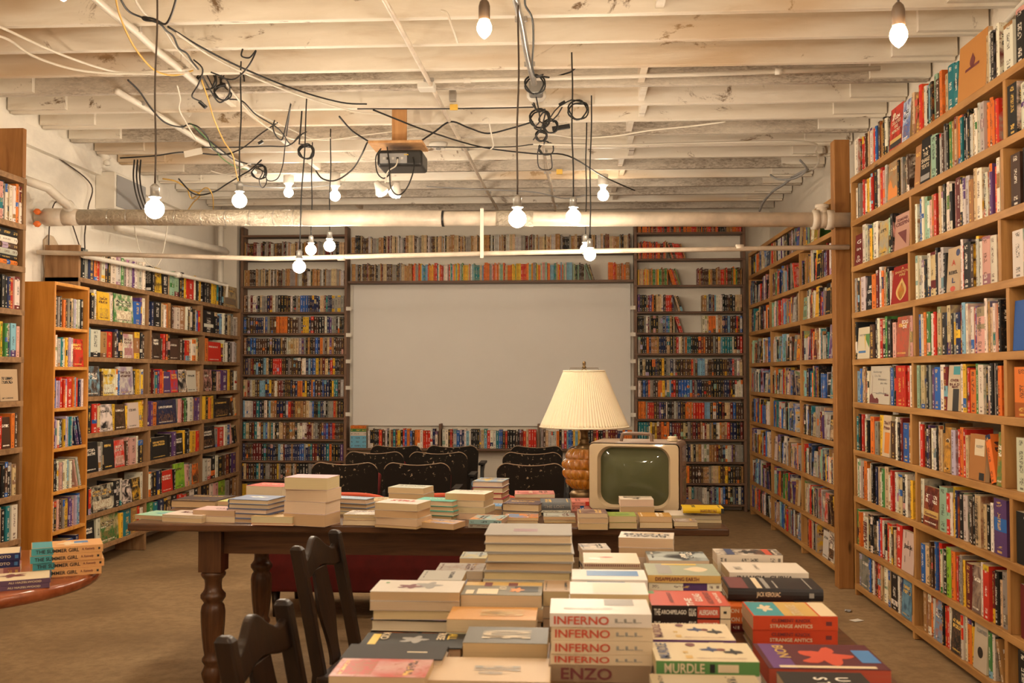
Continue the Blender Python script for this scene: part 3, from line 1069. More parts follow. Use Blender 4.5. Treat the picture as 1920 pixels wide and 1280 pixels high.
for i, r_ in enumerate(PROWS):
    H = (ZB4 + [2.026])[i + 1] - .022 - ZB4[i]
    fk = {q.split(':')[0]: dict(p=.6) for q in r_.split() if ':' in q}
    Run(M4 @ Matrix.Translation((.022, 0.01, ZB4[i])), .428, H, ('pine', 7 - i, 1)).fill(parse(r_, .024, .195, .015, .14, fk), lean_end=3 if i in (2, 3) else 0)

# ---- left: the nearest case
O5, R5 = (-3.42, 3.23, 0), PI / 2
ZB5 = [0.11, 0.40, 0.672, 0.967, 1.256, 1.53, 1.826, 2.097, 2.365, 2.657]
ups = [(0.015, 0, 2.65), (2.845, 0, 2.65), (0.95, 0, 2.65), (1.9, 0, 2.65)]
bookcase('bookcase', 'tall brown bookcase on the left, cut by the photo edge', O5, R5, 2.86, ZB5, ups, 0.25, 0.036, ('worn_shelf_y', 'worn_shelf_z'))
mb = MB()
mb.box2((-3.64, 6.035, 2.66), (-3.42, 6.075, 2.97))
tag(mb.build('wall_plank', 'post_wood'), 'upright brown plank on top of the bookcase at the left edge', 'plank')
M5 = frame_of(O5, R5)
NROWS = {0: 'k d k g G k w', 1: 'k d G c k e w2', 2: 'o b2 o1.6 k k d k g c', 3: 'g k g r1.6 FD8:d3 o d', 4: 'm w2 n FG6:c5', 5: 'w o o L2.4 y G n l1.5 p', 6: 'k FD9:d2 s k k k n r1.3 w2', 7: None,
         8: 'b h n w G k p n w c w w o w'}
for i in range(9):
    H = ZB5[i + 1] - .036 - ZB5[i]
    for b, (x0, x1) in enumerate(((.04, .93), (.98, 1.88), (1.93, 2.825))):
        run = Run(M5 @ Matrix.Translation((x0, 0, ZB5[i])), x1 - x0, H, ('edge', 10 - i, b + 1))
        if b < 2:
            if b == 1 and 1:
                run.fill(auto(x1 - x0, PAL2, .018, .034, .19, .22, .15))
            continue
        if NROWS[i] is None:
            run.fill(auto(.6, PAL2, .018, .034, .19, .22, .15), x1=.6)
            for q, lt in enumerate(('o', 'k', 's', 'd', 'w', 'k')):
                run.n += 1
                th = (.03, .03, .036, .036, .038, .046)[q]
                zq = (0, .031, .062, .099, .136, .175)[q]
                lm = Matrix.Translation((.755, 0.012 + rng.uniform(0, .008), zq + .0005)) @ FLAT @ Matrix.Translation((th / 2, 0, -.11))
                shelf_book(run.M @ lm, th, .15, .22, lt, ('edge stack', 6 - q, 0), hard=True, keep=True)
            continue
        fk = {q.split(':')[0]: dict(p=.2) for q in NROWS[i].split() if ':' in q}
        n_fill = parse(NROWS[i], .034, .2 if i != 8 else .23, .015, .15, fk)
        w_ = sum(q[0] for q in n_fill)
        run.fill(auto(.5, PAL2, .018, .034, .19, .22, .15) + n_fill)

# ---- the end wall
YW = 10.46
MBK = frame_of((0, YW, 0), 0)


def back_rows(side, x0, x1, zs, pal, gap_rows=()):
    for i, z in enumerate(zs[:-1]):
        H = zs[i + 1] - z - .022
        run = Run(MBK @ Matrix.Translation((x0, 0, z)), x1 - x0, H, (side, len(zs) - 1 - i, 1))
        sp = auto(x1 - x0, pal, .014, .034, .165, .18, .105, .22)
        if i in gap_rows:
            run.fill(sp[:int(len(sp) * .5)], x1=(x1 - x0) * .45, lean_end=2)
            run.fill(sp[int(len(sp) * .6):], x0=(x1 - x0) * .62)
        else:
            run.fill(sp)


PAL3 = 'kkkkkkdddddgggwwccsrmoyblnnnuetkdmnkt'
ZL = [0.08, .309, .508, .736, .964, 1.186, 1.42, 1.637, 1.862, 2.088, 2.366]
bookcase('bookcase', 'dark brown paperback case left of the projection screen', (-3.5, YW, 0), 0, 1.15, ZL + [2.66, 2.913],
         [(.012, 0, 3.0), (1.138, 0, 3.0)], 0.16, 0.022, ('dark_shelf_x', 'dark_shelf_z'))
back_rows('end left', -3.47, -2.38, ZL[:-1] + [2.34], PAL3)
ZR = [.078, .295, .516, .75, .96, 1.187, 1.41, 1.642, 1.858, 2.08, 2.357]
bookcase('bookcase', 'dark brown paperback case right of the projection screen', (.697, YW, 0), 0, 1.15, ZR + [2.634, 2.91],
         [(.012, 0, 3.1), (1.138, 0, 3.1)], 0.16, 0.022, ('dark_shelf_x', 'dark_shelf_z'))
back_rows('end right', .728, 1.815, ZR[:-1] + [2.34], PAL3 + 'owc', gap_rows=(8, 9))
bookcase('bookcase', 'dark brown shelf unit framing the projection screen', (-2.34, YW, 0), 0, 3.03, [.12, .644, 2.415, 2.713],
         [(.99, .63, .9), (2.03, .63, .9)], 0.16, 0.024, ('dark_shelf_x', 'dark_shelf_z'), ends=.022)
for (a, b, z, H) in ((-2.32, -1.37, .644, .22), (-1.33, -.33, .644, .22), (-.29, .67, .644, .22), (-2.32, .67, .12, .4)):
    run = Run(MBK @ Matrix.Translation((a, 0, z)), b - a, H, ('under', int(z < .3) + 1, 1))
    if z > .3:
        run.fill(auto(b - a - (.2 if a < -2 else 0), 'kkrrmwwcogybdlsen', .016, .034, .175, .205, .12, .2), x0=.2 if a < -2 else 0.004)
        if a < -2:
            zz = 0.0006
            for q, lt in enumerate('lllwGo'):
                th = .042 if q < 4 else .032
                lm = Matrix.Translation((.1, .01, zz)) @ FLAT @ Matrix.Translation((th / 2, 0, -.085))
                shelf_book(run.M @ lm, th, .11, .17, lt, ('blue stack', 6 - q, 0), hard=False, p=.9, A=(.16, .42, .58) if lt == 'l' else None)
                zz += th + .0006
    else:
        run.fill(auto(b - a, 'kkrrmwwcogybdlsen', .016, .034, .175, .215, .12, .2))

# ---- build them: the largest in view one by one, the rest in one mass
def area(b):
    best = []
    for x in (-b['t'] / 2, b['t'] / 2):
        for y in ((0, b['d']) if b['face'] else (0,)):
            for z in (0, b['h']):
                q = proj(b['M'] @ V((x, y, z)))
                if q is None:
                    return 0
                best.append(q)
    us, vs = [q[0] for q in best], [q[1] for q in best]
    w = min(max(us), 1920) - max(min(us), 0)
    h = min(max(vs), 1280) - max(min(vs), 0)
    return max(0, w) * max(0, h) if w > 0 and h > 0 else 0


for b in BOOKS:
    b['area'] = area(b) if b['where'][0] in ('tall', 'far', 'left', 'pine', 'edge', 'edge stack') else 0
    # what stands behind the table or its books does not show
ranked = sorted(BOOKS, key=lambda b: (-b['keep'], -b['area']))
CHOSEN = ranked[:300]
CASE = {'tall': 'nearest tall right-hand bookcase', 'far': 'right-hand bookcase beyond the post', 'left': 'long left-hand bookcase',
        'pine': 'honey pine bookcase', 'edge': 'bookcase at the left edge'}


def shelf_label(b):
    case, row, x = b['where'][0], b['where'][1], b['where'][2]
    n = b['where'][3] if len(b['where']) > 3 else 0
    what = b['desc'] or (INK[b['letter']][0] + (' face-out' if b['face'] else '') + ' book')
    if case == 'edge stack':
        return f"{what} lying {ordinal(row)} from the top of the pile on the left-edge bookcase"
    bay = {1: 'far', 2: 'middle', 3: 'nearest'}[x] if case == 'tall' else {1: 'first', 2: 'second', 3: 'third'}[x]
    if case == 'pine':
        return f"{what}, {ordinal(n)} along {ordinal(row)} shelf down, {CASE[case]}"
    if b['desc']:
        return f"{what}, {ordinal(row)} row down, {CASE[case]}"
    return f"{what}, {ordinal(n)} along {ordinal(row)} row down, {bay} bay, {CASE[case]}"


def build_book(b, label, group, name='shelved_book'):
    root = bpy.data.objects.new(name, None)
    COL.objects.link(root)
    root.empty_display_size = .03
    root.matrix_world = b['M']
    tag(root, label, 'book', group)
    I = Matrix.Identity(4)
    mb = MB()
    cover_geo(mb, I, b['t'], b['d'], b['h'], b['A'], b['B'], b['r'], b['p'], b['hard'])
    co = mb.build('cover', 'printed_cover', root, printed=True)
    if b['title'] and b['p'] < .3:
        for f in co.data.attributes['print'].data:
            if f.vector[1] < 1.5:
                f.vector = (f.vector[0], 3, f.vector[2])
    mb = MB()
    page_geo(mb, I, b['t'], b['d'], b['h'], b['page'], b['hard'])
    mb.build('page_block', 'paper_edges', root, printed=True)
    return root


GROUPS = {'tall': 'books on the nearest tall bookcase', 'far': 'books on the right-hand bookcase beyond the post', 'left': 'books on the long left bookcase',
          'pine': 'books on the pine bookcase', 'edge': 'books on the bookcase at the left edge', 'edge stack': 'pile of hardbacks on the left-edge bookcase'}
chosen_ids = set(id(b) for b in CHOSEN)
for b in CHOSEN:
    b['root'] = build_book(b, shelf_label(b), GROUPS.get(b['where'][0], 'shelved books'))
mass = MB()
for b in BOOKS:
    if id(b) in chosen_ids:
        continue
    cover_geo(mass, b['M'], b['t'], b['d'], b['h'], b['A'], b['B'], b['r'], b['p'], b['hard'])
    page_geo(mass, b['M'], b['t'], b['d'], b['h'], b['page'], b['hard'], 1)
o = mass.build('shelved_books', ['printed_cover', 'paper_edges'], printed=True)
tag(o, 'the many smaller books filling the bookcases along the walls', 'books', kind='stuff')

# slim wrapped comics and records of paperbacks on the high shelves of the end wall
mass = MB()
save, BOOKS = BOOKS, []


def slim(a, b, z, H, pal, lean=0):
    run = Run(MBK @ Matrix.Translation((a, 0, z)), b - a, H, ('high', 1, 1))
    run.fill(auto(b - a, pal, .008, .016, .155, .19, .12, .3), lean_end=lean)


DULL = 'gdsctmkgdst'
slim(-3.47, -2.38, 2.366, .27, DULL)
slim(-3.47, -2.38, 2.66, .22, DULL)
slim(-2.31, .66, 2.713, .22, DULL + 'cc')
slim(-2.31, -1.65, 2.415, .22, DULL)
slim(-1.65, .05, 2.415, .22, 'oorycGvlpweoyrg', lean=0)
slim(.05, .3, 2.415, .22, 'GkdtvG', lean=6)
slim(.42, .65, 2.415, .22, 'orgtdo')
slim(.73, 1.2, 2.357, .22, 'oydtrcG', lean=9)
slim(1.35, 1.815, 2.357, .22, 'Gomtryd')
slim(.73, 1.25, 2.634, .22, 'rortdm', lean=14)
slim(.73, 1.815, 2.91, .2, 'rodtmk')
for b in BOOKS:
    b['M'] = b['M']
    cover_geo(mass, b['M'], b['t'], b['d'], b['h'], b['A'], b['B'], b['r'], .9, False)
    page_geo(mass, b['M'], b['t'], b['d'], b['h'], b['page'], False, 1)
o = mass.build('slim_paperbacks', ['printed_cover', 'paper_edges'], printed=True)
tag(o, 'slim wrapped paperbacks packed on the highest shelves of the end wall', 'books', kind='stuff')
BOOKS = save
# ---------------------------------------------------------------- projection screen
mb = MB()
mb.box2((-2.315, YW + .165, .87), (.665, YW + .188, 2.388))
o = bevel(mb.build('projection_screen', 'screen_white'), 0.003)
tag(o, 'large pale projection screen filling the middle of the end wall', 'screen')
for x in (-2.328, .678):
    for z in (1.0, 1.28, 1.56, 1.84, 2.12):
        mb = MB()
        mb.box2((x - .028, YW - .004, z - .02), (x + .028, YW - .001, z + .02))
        mb.build('tape_tab', 'white_tape', o)

# ---------------------------------------------------------------- tables
TT = 0.76


def turned_leg(h):
    mb = MB()
    b = .052
    mb.box2((-b, -b, h - .2), (b, b, h))
    p = [(.034, 0), (.036, .02), (.046, .05), (.05, .075), (.04, .1), (.036, .115), (.047, .135), (.047, .15), (.037, .165), (.043, .2), (.049, .26),
         (.054, .34), (.055, .39), (.05, .42), (.041, .435), (.047, .447), (.056, .462), (.056, .478), (.046, .492), (.039, .505), (.037, .53),
         (.04, .555), (.052, .572), (.056, .585), (.05, .598), (.042, .606)]
    k = (h - .195) / .606
    flute = lambda r, z, a: r * (1 - (.07 if .18 * k < z < .42 * k else 0) * (0.5 + .5 * math.cos(12 * a)))
    mb.lathe([(r, z * k) for r, z in p], 48, fn=flute)
    return mb


rt = thing('reading_table', 'long dark walnut table with turned legs, covered in stacked books, under the old television', 'table', (-.62, 4.86, 0))
X0, X1, Y0, Y1 = -1.335, 1.31, -.52, .5
mb = MB()
mb.box2((X0, Y0, TT - .034), (X1, Y1, TT))
bevel(mb.build('tabletop', 'table_walnut_x', rt), .007, 3)
LX0, LX1, LY = -1.0, 1.0, .36
for (a, b, c, d) in ((LX0, LX1, -LY - .012, -LY + .012), (LX0, LX1, LY - .012, LY + .012)):
    mb = MB()
    mb.box2((a, c, TT - .155), (b, d, TT - .034))
    mb.build('apron', 'table_walnut_x', rt)
for x in (LX0, LX1):
    mb = MB()
    mb.box2((x - .012, -LY, TT - .155), (x + .012, LY, TT - .034))
    mb.build('apron', 'table_walnut_x', rt)
for x in (LX0, LX1):
    for y in (-LY, LY):
        o = turned_leg(TT - .034).build('leg', 'table_walnut_z', rt)
        o.location = (x, y, 0)

ft = thing('display_table', 'dark wooden display table in front, almost hidden under stacks of new books', 'table', (.11, 2.36, 0))
mb = MB()
mb.box2((-.6, -.78, TT - .03), (.6, .77, TT))
bevel(mb.build('tabletop', 'table_walnut_x', ft), .006, 3)
mb = MB()
mb.box2((-.5, -.62, TT - .12), (.5, .62, TT - .031))
mb.build('apron', 'table_walnut_x', ft)
for x in (-.47, .47):
    for y in (-.6, .6):
        o = turned_leg(TT - .034).build('leg', 'table_walnut_z', ft)
        o.location = (x, y, 0)

rd = thing('round_table', 'round cherry pedestal table at the left edge, holding summer paperbacks', 'table', (-2.05, 3.2, 0))
mb = MB()
R = .475
mb.lathe([(R - .03, TT - .042), (R - .008, TT - .038), (R, TT - .028), (R, TT - .012), (R - .004, TT - .004), (R - .012, TT)], 72, smooth=True)
o = mb.build('tabletop', 'cherry_top', rd)
mb = MB()
mb.lathe([(.06, .08), (.055, .15), (.035, .2), (.045, .35), (.06, .45), (.04, .55), (.035, .66), (.09, .69), (.2, .716)], 32)
mb.build('pedestal', 'cherry_top', rd)
for k in range(4):
    a = PI / 4 + k * PI / 2
    mb = MB()
    mb.tube(smooth_pts([(.04 * math.cos(a), .04 * math.sin(a), .17), (.15 * math.cos(a), .15 * math.sin(a), .14), (.32 * math.cos(a), .32 * math.sin(a), .03)], 6), .022, 10)
    mb.build('foot', 'cherry_top', rd)


# ---------------------------------------------------------------- wooden chairs
def splat_chair(loc, rz, label):
    """Local: back plane at y = -.21 facing the seat towards +y; x across."""
    c = thing('dining_chair', label, 'chair', loc, rz, 'dark chairs drawn up to the display table')
    W, SH, BH = .175, .45, .86
    mb = MB()
    poly = [(-.21, -.2), (.21, -.2), (.225, .0), (.22, .2), (.1, .225), (-.1, .225), (-.22, .2), (-.225, .0)]
    vs = [(x, y, SH - .03) for x, y in poly] + [(x, y, SH) for x, y in poly]
    n = len(poly)
    mb.mesh(vs, [(i, (i + 1) % n, n + (i + 1) % n, n + i) for i in range(n)] + [tuple(range(n - 1, -1, -1)), tuple(range(n, 2 * n))])
    bevel(mb.build('seat', 'chair_wood', c), .008, 3)
    rake = lambda z: -.2 - max(0, z - SH) * .2
    for s in (-1, 1):
        mb = MB()
        zs = [0, .2, SH, .55, .67, .78, BH - .012]
        ring = []
        vs, fs = [], []
        for z in zs + [BH]:
            y = rake(z) + (-.05 * (1 - z / SH) if z < SH else 0)
            w, d = (.0175, .021) if z < BH else (.011, .013)
            vs += [(s * W + a * w, y + b * d, z) for a, b in ((-1, -1), (1, -1), (1, 1), (-1, 1))]
        m = len(zs) + 1
        for j in range(m - 1):
            for i in range(4):
                fs.append((j * 4 + i, j * 4 + (i + 1) % 4, (j + 1) * 4 + (i + 1) % 4, (j + 1) * 4 + i))
        fs += [(3, 2, 1, 0), tuple((m - 1) * 4 + i for i in range(4))]
        mb.mesh(vs, fs)
        bevel(mb.build('back_post', 'chair_wood', c), .006, 3)
        mb = MB()
        mb.lathe([(.015, 0), (.02, .1), (.024, .3), (.018, .36), (.024, .4), (.024, SH - .03)], 16, Matrix.Translation((s * .18, .17, 0)))
        mb.build('front_leg', 'chair_wood', c)
        mb = MB()
        mb.box2((s * .19 - .01, -.19, .2), (s * .19 + .01, .17, .225))
        mb.build('stretcher', 'chair_wood', c)
    # crest rail: serpentine top with a raised middle
    tops, bots = [], []
    for i in range(33):
        x = -W + .014 + (2 * W - .028) * i / 32
        q = abs(x) / (W - .014)
        top = .818 + .045 * (0.5 + .5 * math.cos(min(1, q / .62) * PI)) - .012 * math.sin(min(1, max(0, (q - .55) / .45)) * PI)
        bot = .745 + .02 * (0.5 + .5 * math.cos(min(1, q / .8) * PI))
        tops.append((x, top))
        bots.append((x, bot))
    mb = MB()
    vs, fs = [], []
    for (x, t), (_, b_) in zip(tops, bots):
        for z, o_ in ((b_, -1), (b_, 1), (t, 1), (t, -1)):
            vs.append((x, rake(z) + o_ * .011 - .012 * (1 - (x / W) ** 2), z))
    n = len(tops)
    for j in range(n - 1):
        for i in range(4):
            fs.append((j * 4 + i, j * 4 + (i + 1) % 4, (j + 1) * 4 + (i + 1) % 4, (j + 1) * 4 + i))
    fs += [(3, 2, 1, 0), tuple((n - 1) * 4 + i for i in range(4))]
    mb.mesh(vs, fs)
    bevel(mb.build('crest_rail', 'chair_wood', c), .005, 2)
    # vase-shaped splat
    mb = MB()
    vs, fs = [], []
    zs = [SH - .01 + (.76 - SH + .01) * i / 16 for i in range(17)]
    for i, z in enumerate(zs):
        q = i / 16
        w = .045 + .022 * math.sin(q * PI * 1.0) ** 2 - .012 * math.sin(q * 2 * PI) + .014 * max(0, (q - .8) / .2)
        for a, b_ in ((-1, -1), (1, -1), (1, 1), (-1, 1)):
            vs.append((a * w, rake(z) + b_ * .006 - .01, z))
    for j in range(16):
        for i in range(4):
            fs.append((j * 4 + i, j * 4 + (i + 1) % 4, (j + 1) * 4 + (i + 1) % 4, (j + 1) * 4 + i))
    fs += [(3, 2, 1, 0), tuple(64 + i for i in range(4))]
    mb.mesh(vs, fs)
    bevel(mb.build('back_splat', 'chair_wood', c), .003, 2)
    return c


splat_chair((-.444, 2.275, 0), -PI / 2 - .07, 'dark wooden splat-back chair nearest the viewer, tucked against the display table')
splat_chair((-.587, 3.375, 0), -PI / 2 - .12, 'dark wooden splat-back chair in front of the walnut table, second from the viewer')

# ---------------------------------------------------------------- theatre seats
def chipped():
    m, nt, b = new_mat('chipped_black_ply')
    n = noise_n(nt, obj_coord(nt), 42.0, 4, 0.6, 0.4)
    n2 = noise_n(nt, obj_coord(nt), 2.6, 2)
    f = math_n(nt, 'MULTIPLY', ramp_n(nt, n, [(0.63, (0, 0, 0)), (0.66, (1, 1, 1))]), ramp_n(nt, n2, [(0.44, (0, 0, 0)), (0.52, (1, 1, 1))]))
    nt.links.new(mix_n(nt, f, (0.012, 0.009, 0.007), (0.38, 0.28, 0.18)), b.inputs['Base Color'])
    b.inputs['Roughness'].default_value = 0.42
    b.inputs['Specular IOR Level'].default_value = 0.3


chipped()
plain('worn_ply_edge', (0.3, 0.2, 0.12), 0.5, noise=.3)
plain('red_velvet', (0.13, 0.007, 0.005), 0.85, noise=.25, nscale=14)
plain('red_piping', (0.5, 0.07, 0.02), 0.7)
plain('cast_iron', (0.02, 0.018, 0.016), 0.5, metal=.3)


def theatre_row(X0, Y, n, label, top):
    r = thing('theatre_seat_row', label, 'theatre seats', (X0, Y, 0), 0, 'rows of old theatre seats facing the screen')
    P = .53
    for i in range(n):
        x = i * P
        # back: plywood with rounded upper corners, slightly curved and raked back towards the viewer
        out = []
        w, h, rd_ = .245, .46, .075
        for k in range(9):
            a = PI - (PI / 2) * k / 8
            out.append((-w + rd_ + rd_ * math.cos(a), h - rd_ + rd_ * math.sin(a)))
        for k in range(1, 6):
            q = k / 6
            out.append((-w + rd_ + 2 * (w - rd_) * q, h - .018 * math.sin(q * PI)))
        for k in range(9):
            a = PI / 2 - (PI / 2) * k / 8
            out.append((w - rd_ + rd_ * math.cos(a), h - rd_ + rd_ * math.sin(a)))
        out += [(w - .015, .1), (w - .03, 0), (-w + .03, 0), (-w + .015, .1)]
        M = Matrix.Translation((x + P / 2, 0, top - .46)) @ Matrix.Rotation(.16, 4, 'X')
        mb = MB()
        mb.prism(out, -.008, .008, M)
        br = bevel(mb.build('backrest', 'chipped_black_ply', r), .003)
        mb = MB()
        mb.tube([M @ V((a, -.007, b)) for a, b in out[2:21]], .0035, 6)
        mb.build('worn_edge', 'worn_ply_edge', br)
        mb = MB()
        M2_ = Matrix.Translation((x + P / 2, .16, .5)) @ Matrix.Rotation(1.25, 4, 'X')
        mb.box((0, 0, 0), (.43, .38, .06), M2_)
        bevel(mb.build('tip_up_seat', 'red_velvet', r), .02, 3)
    for i in range(n + 1):
        mb = MB()
        x = i * P
        mb.prism([(-.09, .0), (.16, 0), (.13, .04), (.06, .06), (.07, .5), (.2, .55), (.2, .575), (-.02, .56), (-.06, .3), (-.05, .06), (-.09, .03)], -.014, .014,
                 Matrix.Translation((x, .08, 0)) @ Matrix.Rotation(PI / 2, 4, 'Z'))
        st = bevel(mb.build('iron_standard', 'cast_iron', r), .004)
        if i in (0, n):
            mb = MB()
            mb.box2((x - .03, 0.02, .565), (x + .03, .32, .59))
            bevel(mb.build('armrest', 'chipped_black_ply', st), .006)
    return r


theatre_row(-1.885, 7.24, 2, 'two black-backed theatre seats nearest the walnut table, left of the aisle', .79)
theatre_row(-1.865, 8.26, 2, 'two black-backed theatre seats in the middle row, left of the aisle', .79)
theatre_row(-1.875, 9.35, 2, 'two black-backed theatre seats closest to the screen, left of the aisle', .765)
theatre_row(-.535, 7.24, 2, 'black-backed theatre seats of the nearest row, just left of the amber lamp', .79)
theatre_row(-.56, 8.26, 2, 'black-backed theatre seats in the middle row, right of the aisle', .79)
theatre_row(-.56, 9.35, 2, 'black-backed theatre seats closest to the screen, right of the aisle', .765)


st = thing('settee', 'low dark red velvet settee with two rounded backs, behind the walnut table', 'settee', (-1.0, 5.85, 0))
mb = MB()
mb.box2((-.78, .02, .16), (.78, .5, .42))
bevel(mb.build('seat_base', 'red_velvet', st), .03, 3)
mb = MB()
mb.box2((-.79, -.08, .15), (.79, .02, .6))
bevel(mb.build('back_panel', 'red_velvet', st), .02, 3)
for x in (-.395, .395):
    out = [(-.385, .56)]
    for k in range(17):
        a = PI - PI * k / 16
        out.append((.385 * math.copysign(abs(math.cos(a)) ** .55, math.cos(a)), .585 + .125 * math.sin(a) ** .7))
    out.append((.385, .56))
    mb = MB()
    mb.prism(out, -.075, .015, Matrix.Translation((x, 0, 0)))
    h_ = bevel(mb.build('rounded_back', 'red_velvet', st), .02, 3)
    mb = MB()
    mb.tube([(x + p, -.03, q + .004) for p, q in out[1:-1]], .016, 8)
    mb.build('piping', 'red_piping', h_)
for x in (-.72, .72):
    for y in (-.03, .44):
        mb = MB()
        mb.lathe([(.016, 0), (.028, .16)], 12, Matrix.Translation((x, y, 0)))
        mb.build('leg', 'chair_wood', st)

# ---------------------------------------------------------------- television
plain('tv_ivory', (0.55, 0.42, 0.26), 0.4, coat=.2)
plain('tv_brown', (0.2, 0.125, 0.085), 0.38, noise=.15, nscale=20)
plain('tv_top', (0.36, 0.26, 0.185), 0.4, noise=.1)
m, nt, b = new_mat('tv_glass')
b.inputs['Base Color'].default_value = (0.085, 0.088, 0.042, 1)
b.inputs['Roughness'].default_value = 0.05
b.inputs['Specular IOR Level'].default_value = 0.3
b.inputs['Coat Weight'].default_value = 0.1
plain('tv_side_panel', (0.14, 0.075, 0.06), 0.25, coat=.3)
tl = PD(1101, 950, 4.86)
tr = PD(1270, 950, 4.86)
W_, H_ = .435, .32
tv = thing('television', 'old portable television with olive glass and ivory bezel on the walnut table', 'television', (tl.x + W_ / 2 + .004, 4.8, TT + .0), -.22)


def rrect(w, h, r, n=8, bulge=0.0):
    o_ = []
    for cx, cy, a0 in ((w - r, h - r, 0), (-w + r, h - r, PI / 2), (-w + r, -h + r, PI), (w - r, -h + r, 3 * PI / 2)):
        for k in range(n + 1):
            a = a0 + PI / 2 * k / n
            x, y = cx + r * math.cos(a), cy + r * math.sin(a)
            o_.append((x * (1 + bulge * (1 - (y / h) ** 2)), y * (1 + bulge * (1 - (x / w) ** 2))))
    return o_


zc = .012 + H_ / 2
sections = [(.0, 1.0), (.02, 1.01), (.3, 1.0)]
vs, fs = [], []
base = rrect(W_ / 2, H_ / 2, .022)
n = len(base)
for y, k in sections:
    vs += [(x * k, y, zc + z * k - (1 - k) * H_ / 2) for x, z in base]
for j in range(len(sections) - 1):
    for i in range(n):
        fs.append((j * n + i, j * n + (i + 1) % n, (j + 1) * n + (i + 1) % n, (j + 1) * n + i))
fs += [tuple(2 * n + i for i in range(n))]
mb = MB()
mb.mesh(vs, fs, smooth=False)
case = mb.build('cabinet', 'tv_brown', tv)
# bezel: sloping ivory frame down to the glass
ow = rrect(W_ / 2 - .004, H_ / 2 - .004, .02)
iw = rrect(.16, .134, .055, bulge=.03)
vs = [(x, -.012, zc + z) for x, z in ow] + [(x * 1.07, -.014, zc + .0 + z * 1.07) for x, z in iw] + [(x, .018, zc + z) for x, z in iw] + [(x, .0, zc + z) for x, z in ow]
fs = []
for i in range(n):
    k = (i + 1) % n
    fs += [(i, k, n + k, n + i), (n + i, n + k, 2 * n + k, 2 * n + i), (3 * n + i, 3 * n + k, k, i)]
mb = MB()
mb.mesh(vs, fs, smooth=False)
mb.build('bezel', 'tv_ivory', tv)
mb = MB()
vs, fs = [], []
rings = 7
for j in range(rings + 1):
    k = 1.02 * (1 - j / rings)
    y = .02 - .03 * (1 - (1 - j / rings) ** 2)
    vs += [(x * k, y, zc + z * k) for x, z in iw]
for j in range(rings):
    for i in range(n):
        fs.append((j * n + i, j * n + (i + 1) % n, (j + 1) * n + (i + 1) % n, (j + 1) * n + i))
mb.mesh(vs, fs, smooth=True)
mb.build('picture_tube', 'tv_glass', tv)
mb = MB()
mb.box2((-.2, .03, zc + H_ / 2 - .002), (.2, .27, zc + H_ / 2 + .004))
bevel(mb.build('top_panel', 'tv_top', tv), .002)
h = MB()
zt = zc + H_ / 2 + .003
h.tube(smooth_pts([(-.075, .09, zt), (-.07, .09, zt + .028), (-.055, .09, zt + .037), (.055, .09, zt + .037), (.07, .09, zt + .028), (.075, .09, zt)], 4), .0085, 8)
h.build('carry_handle', 'tv_brown', tv)
for z in (.035, .19):
    mb = MB()
    mb.box2((W_ / 2 - .006, .06, z), (W_ / 2 + .004, .25, z + .125))
    bevel(mb.build('side_panel', 'tv_side_panel', tv), .006)
for sx in (-.17, .17):
    for y in (.04, .26):
        mb = MB()
        mb.lathe([(.012, 0), (.014, .014)], 12, Matrix.Translation((sx, y, 0)))
        mb.build('foot', 'black_plastic', tv)
# trinket on top
tk = thing('trinket_dish', 'small cream dish resting on top of the old television', 'dish', tuple(tv.matrix_basis @ V((.17, .12, zt + .0012))))
mb = MB()
mb.lathe([(.018, 0), (.027, .004), (.024, .007), (.027, .011), (.02, .016), (.026, .02), (.018, .024)], 20)
mb.build('dish', 'ink_cream', tk)

# ---------------------------------------------------------------- lamp
def amber():
    m, nt, b = new_mat('amber_glass')
    b.inputs['Base Color'].default_value = (0.8, 0.34, 0.03, 1)
    b.inputs['Roughness'].default_value = 0.06
    b.inputs['Transmission Weight'].default_value = 0.6
    b.inputs['IOR'].default_value = 1.45
    b.inputs['Coat Weight'].default_value = 1.0


amber()
m, nt, b = new_mat('pleated_fabric')
b.inputs['Base Color'].default_value = (0.78, 0.68, 0.5, 1)
b.inputs['Roughness'].default_value = 0.8
b.inputs['Subsurface Weight'].default_value = 0.12
b.inputs['Subsurface Radius'].default_value = (.02, .014, .008)
lp = PD(1078, 925, 5.27)
lamp = thing('table_lamp', 'table lamp with amber glass body and pleated cream shade on the walnut table', 'lamp', (lp.x + .05, 5.275, TT + .022))
prof = [(.06, -.0215), (.075, -.02), (.075, .0), (.08, .012), (.07, .025), (.055, .035), (.06, .045)]
mb = MB()
mb.lathe(prof, 32)
mb.build('foot', 'dark_brass', lamp)


def lobes(r, z, a):
    row = math.floor((z - .04) / .0525)
    ph = (row % 2) * PI / 16
    l = abs(math.cos(8 * (a + ph)))
    vert = abs(math.sin(PI * (z - .04) / .0525))
    return r * (1 + .16 * (l * vert) ** .6 - .08)


zz = [.04 + .21 * i / 80 for i in range(81)]
mb = MB()
mb.lathe([(.055 + .058 * math.sin(PI * min(1, max(0, (z - .03) / .235))) ** .75, z) for z in zz], 128, fn=lobes)
mb.build('glass_body', 'amber_glass', lamp)
mb = MB()
mb.lathe([(.062, .245), (.05, .258), (.03, .27), (.022, .285), (.028, .295), (.02, .3), (.018, .33), (.026, .345), (.03, .385)], 28)
mb.build('brass_neck', 'dark_brass', lamp)
mb = MB()
mb.lathe([(.012, .385), (.012, .43)], 12)
mb.build('bulb_socket', 'dark_brass', lamp)
mb = MB()
pl = lambda r, z, a: r + .0035 * math.sin(84 * a) + .006 * math.sin(2 * a + .5) * (1 - (z - .36) / .3)
sz = [.362 + .295 * i / 14 for i in range(15)]
mb.lathe([(.232 - .125 * ((z - .362) / .295) ** .92 , z) for z in sz], 420, fn=pl, cap=False)
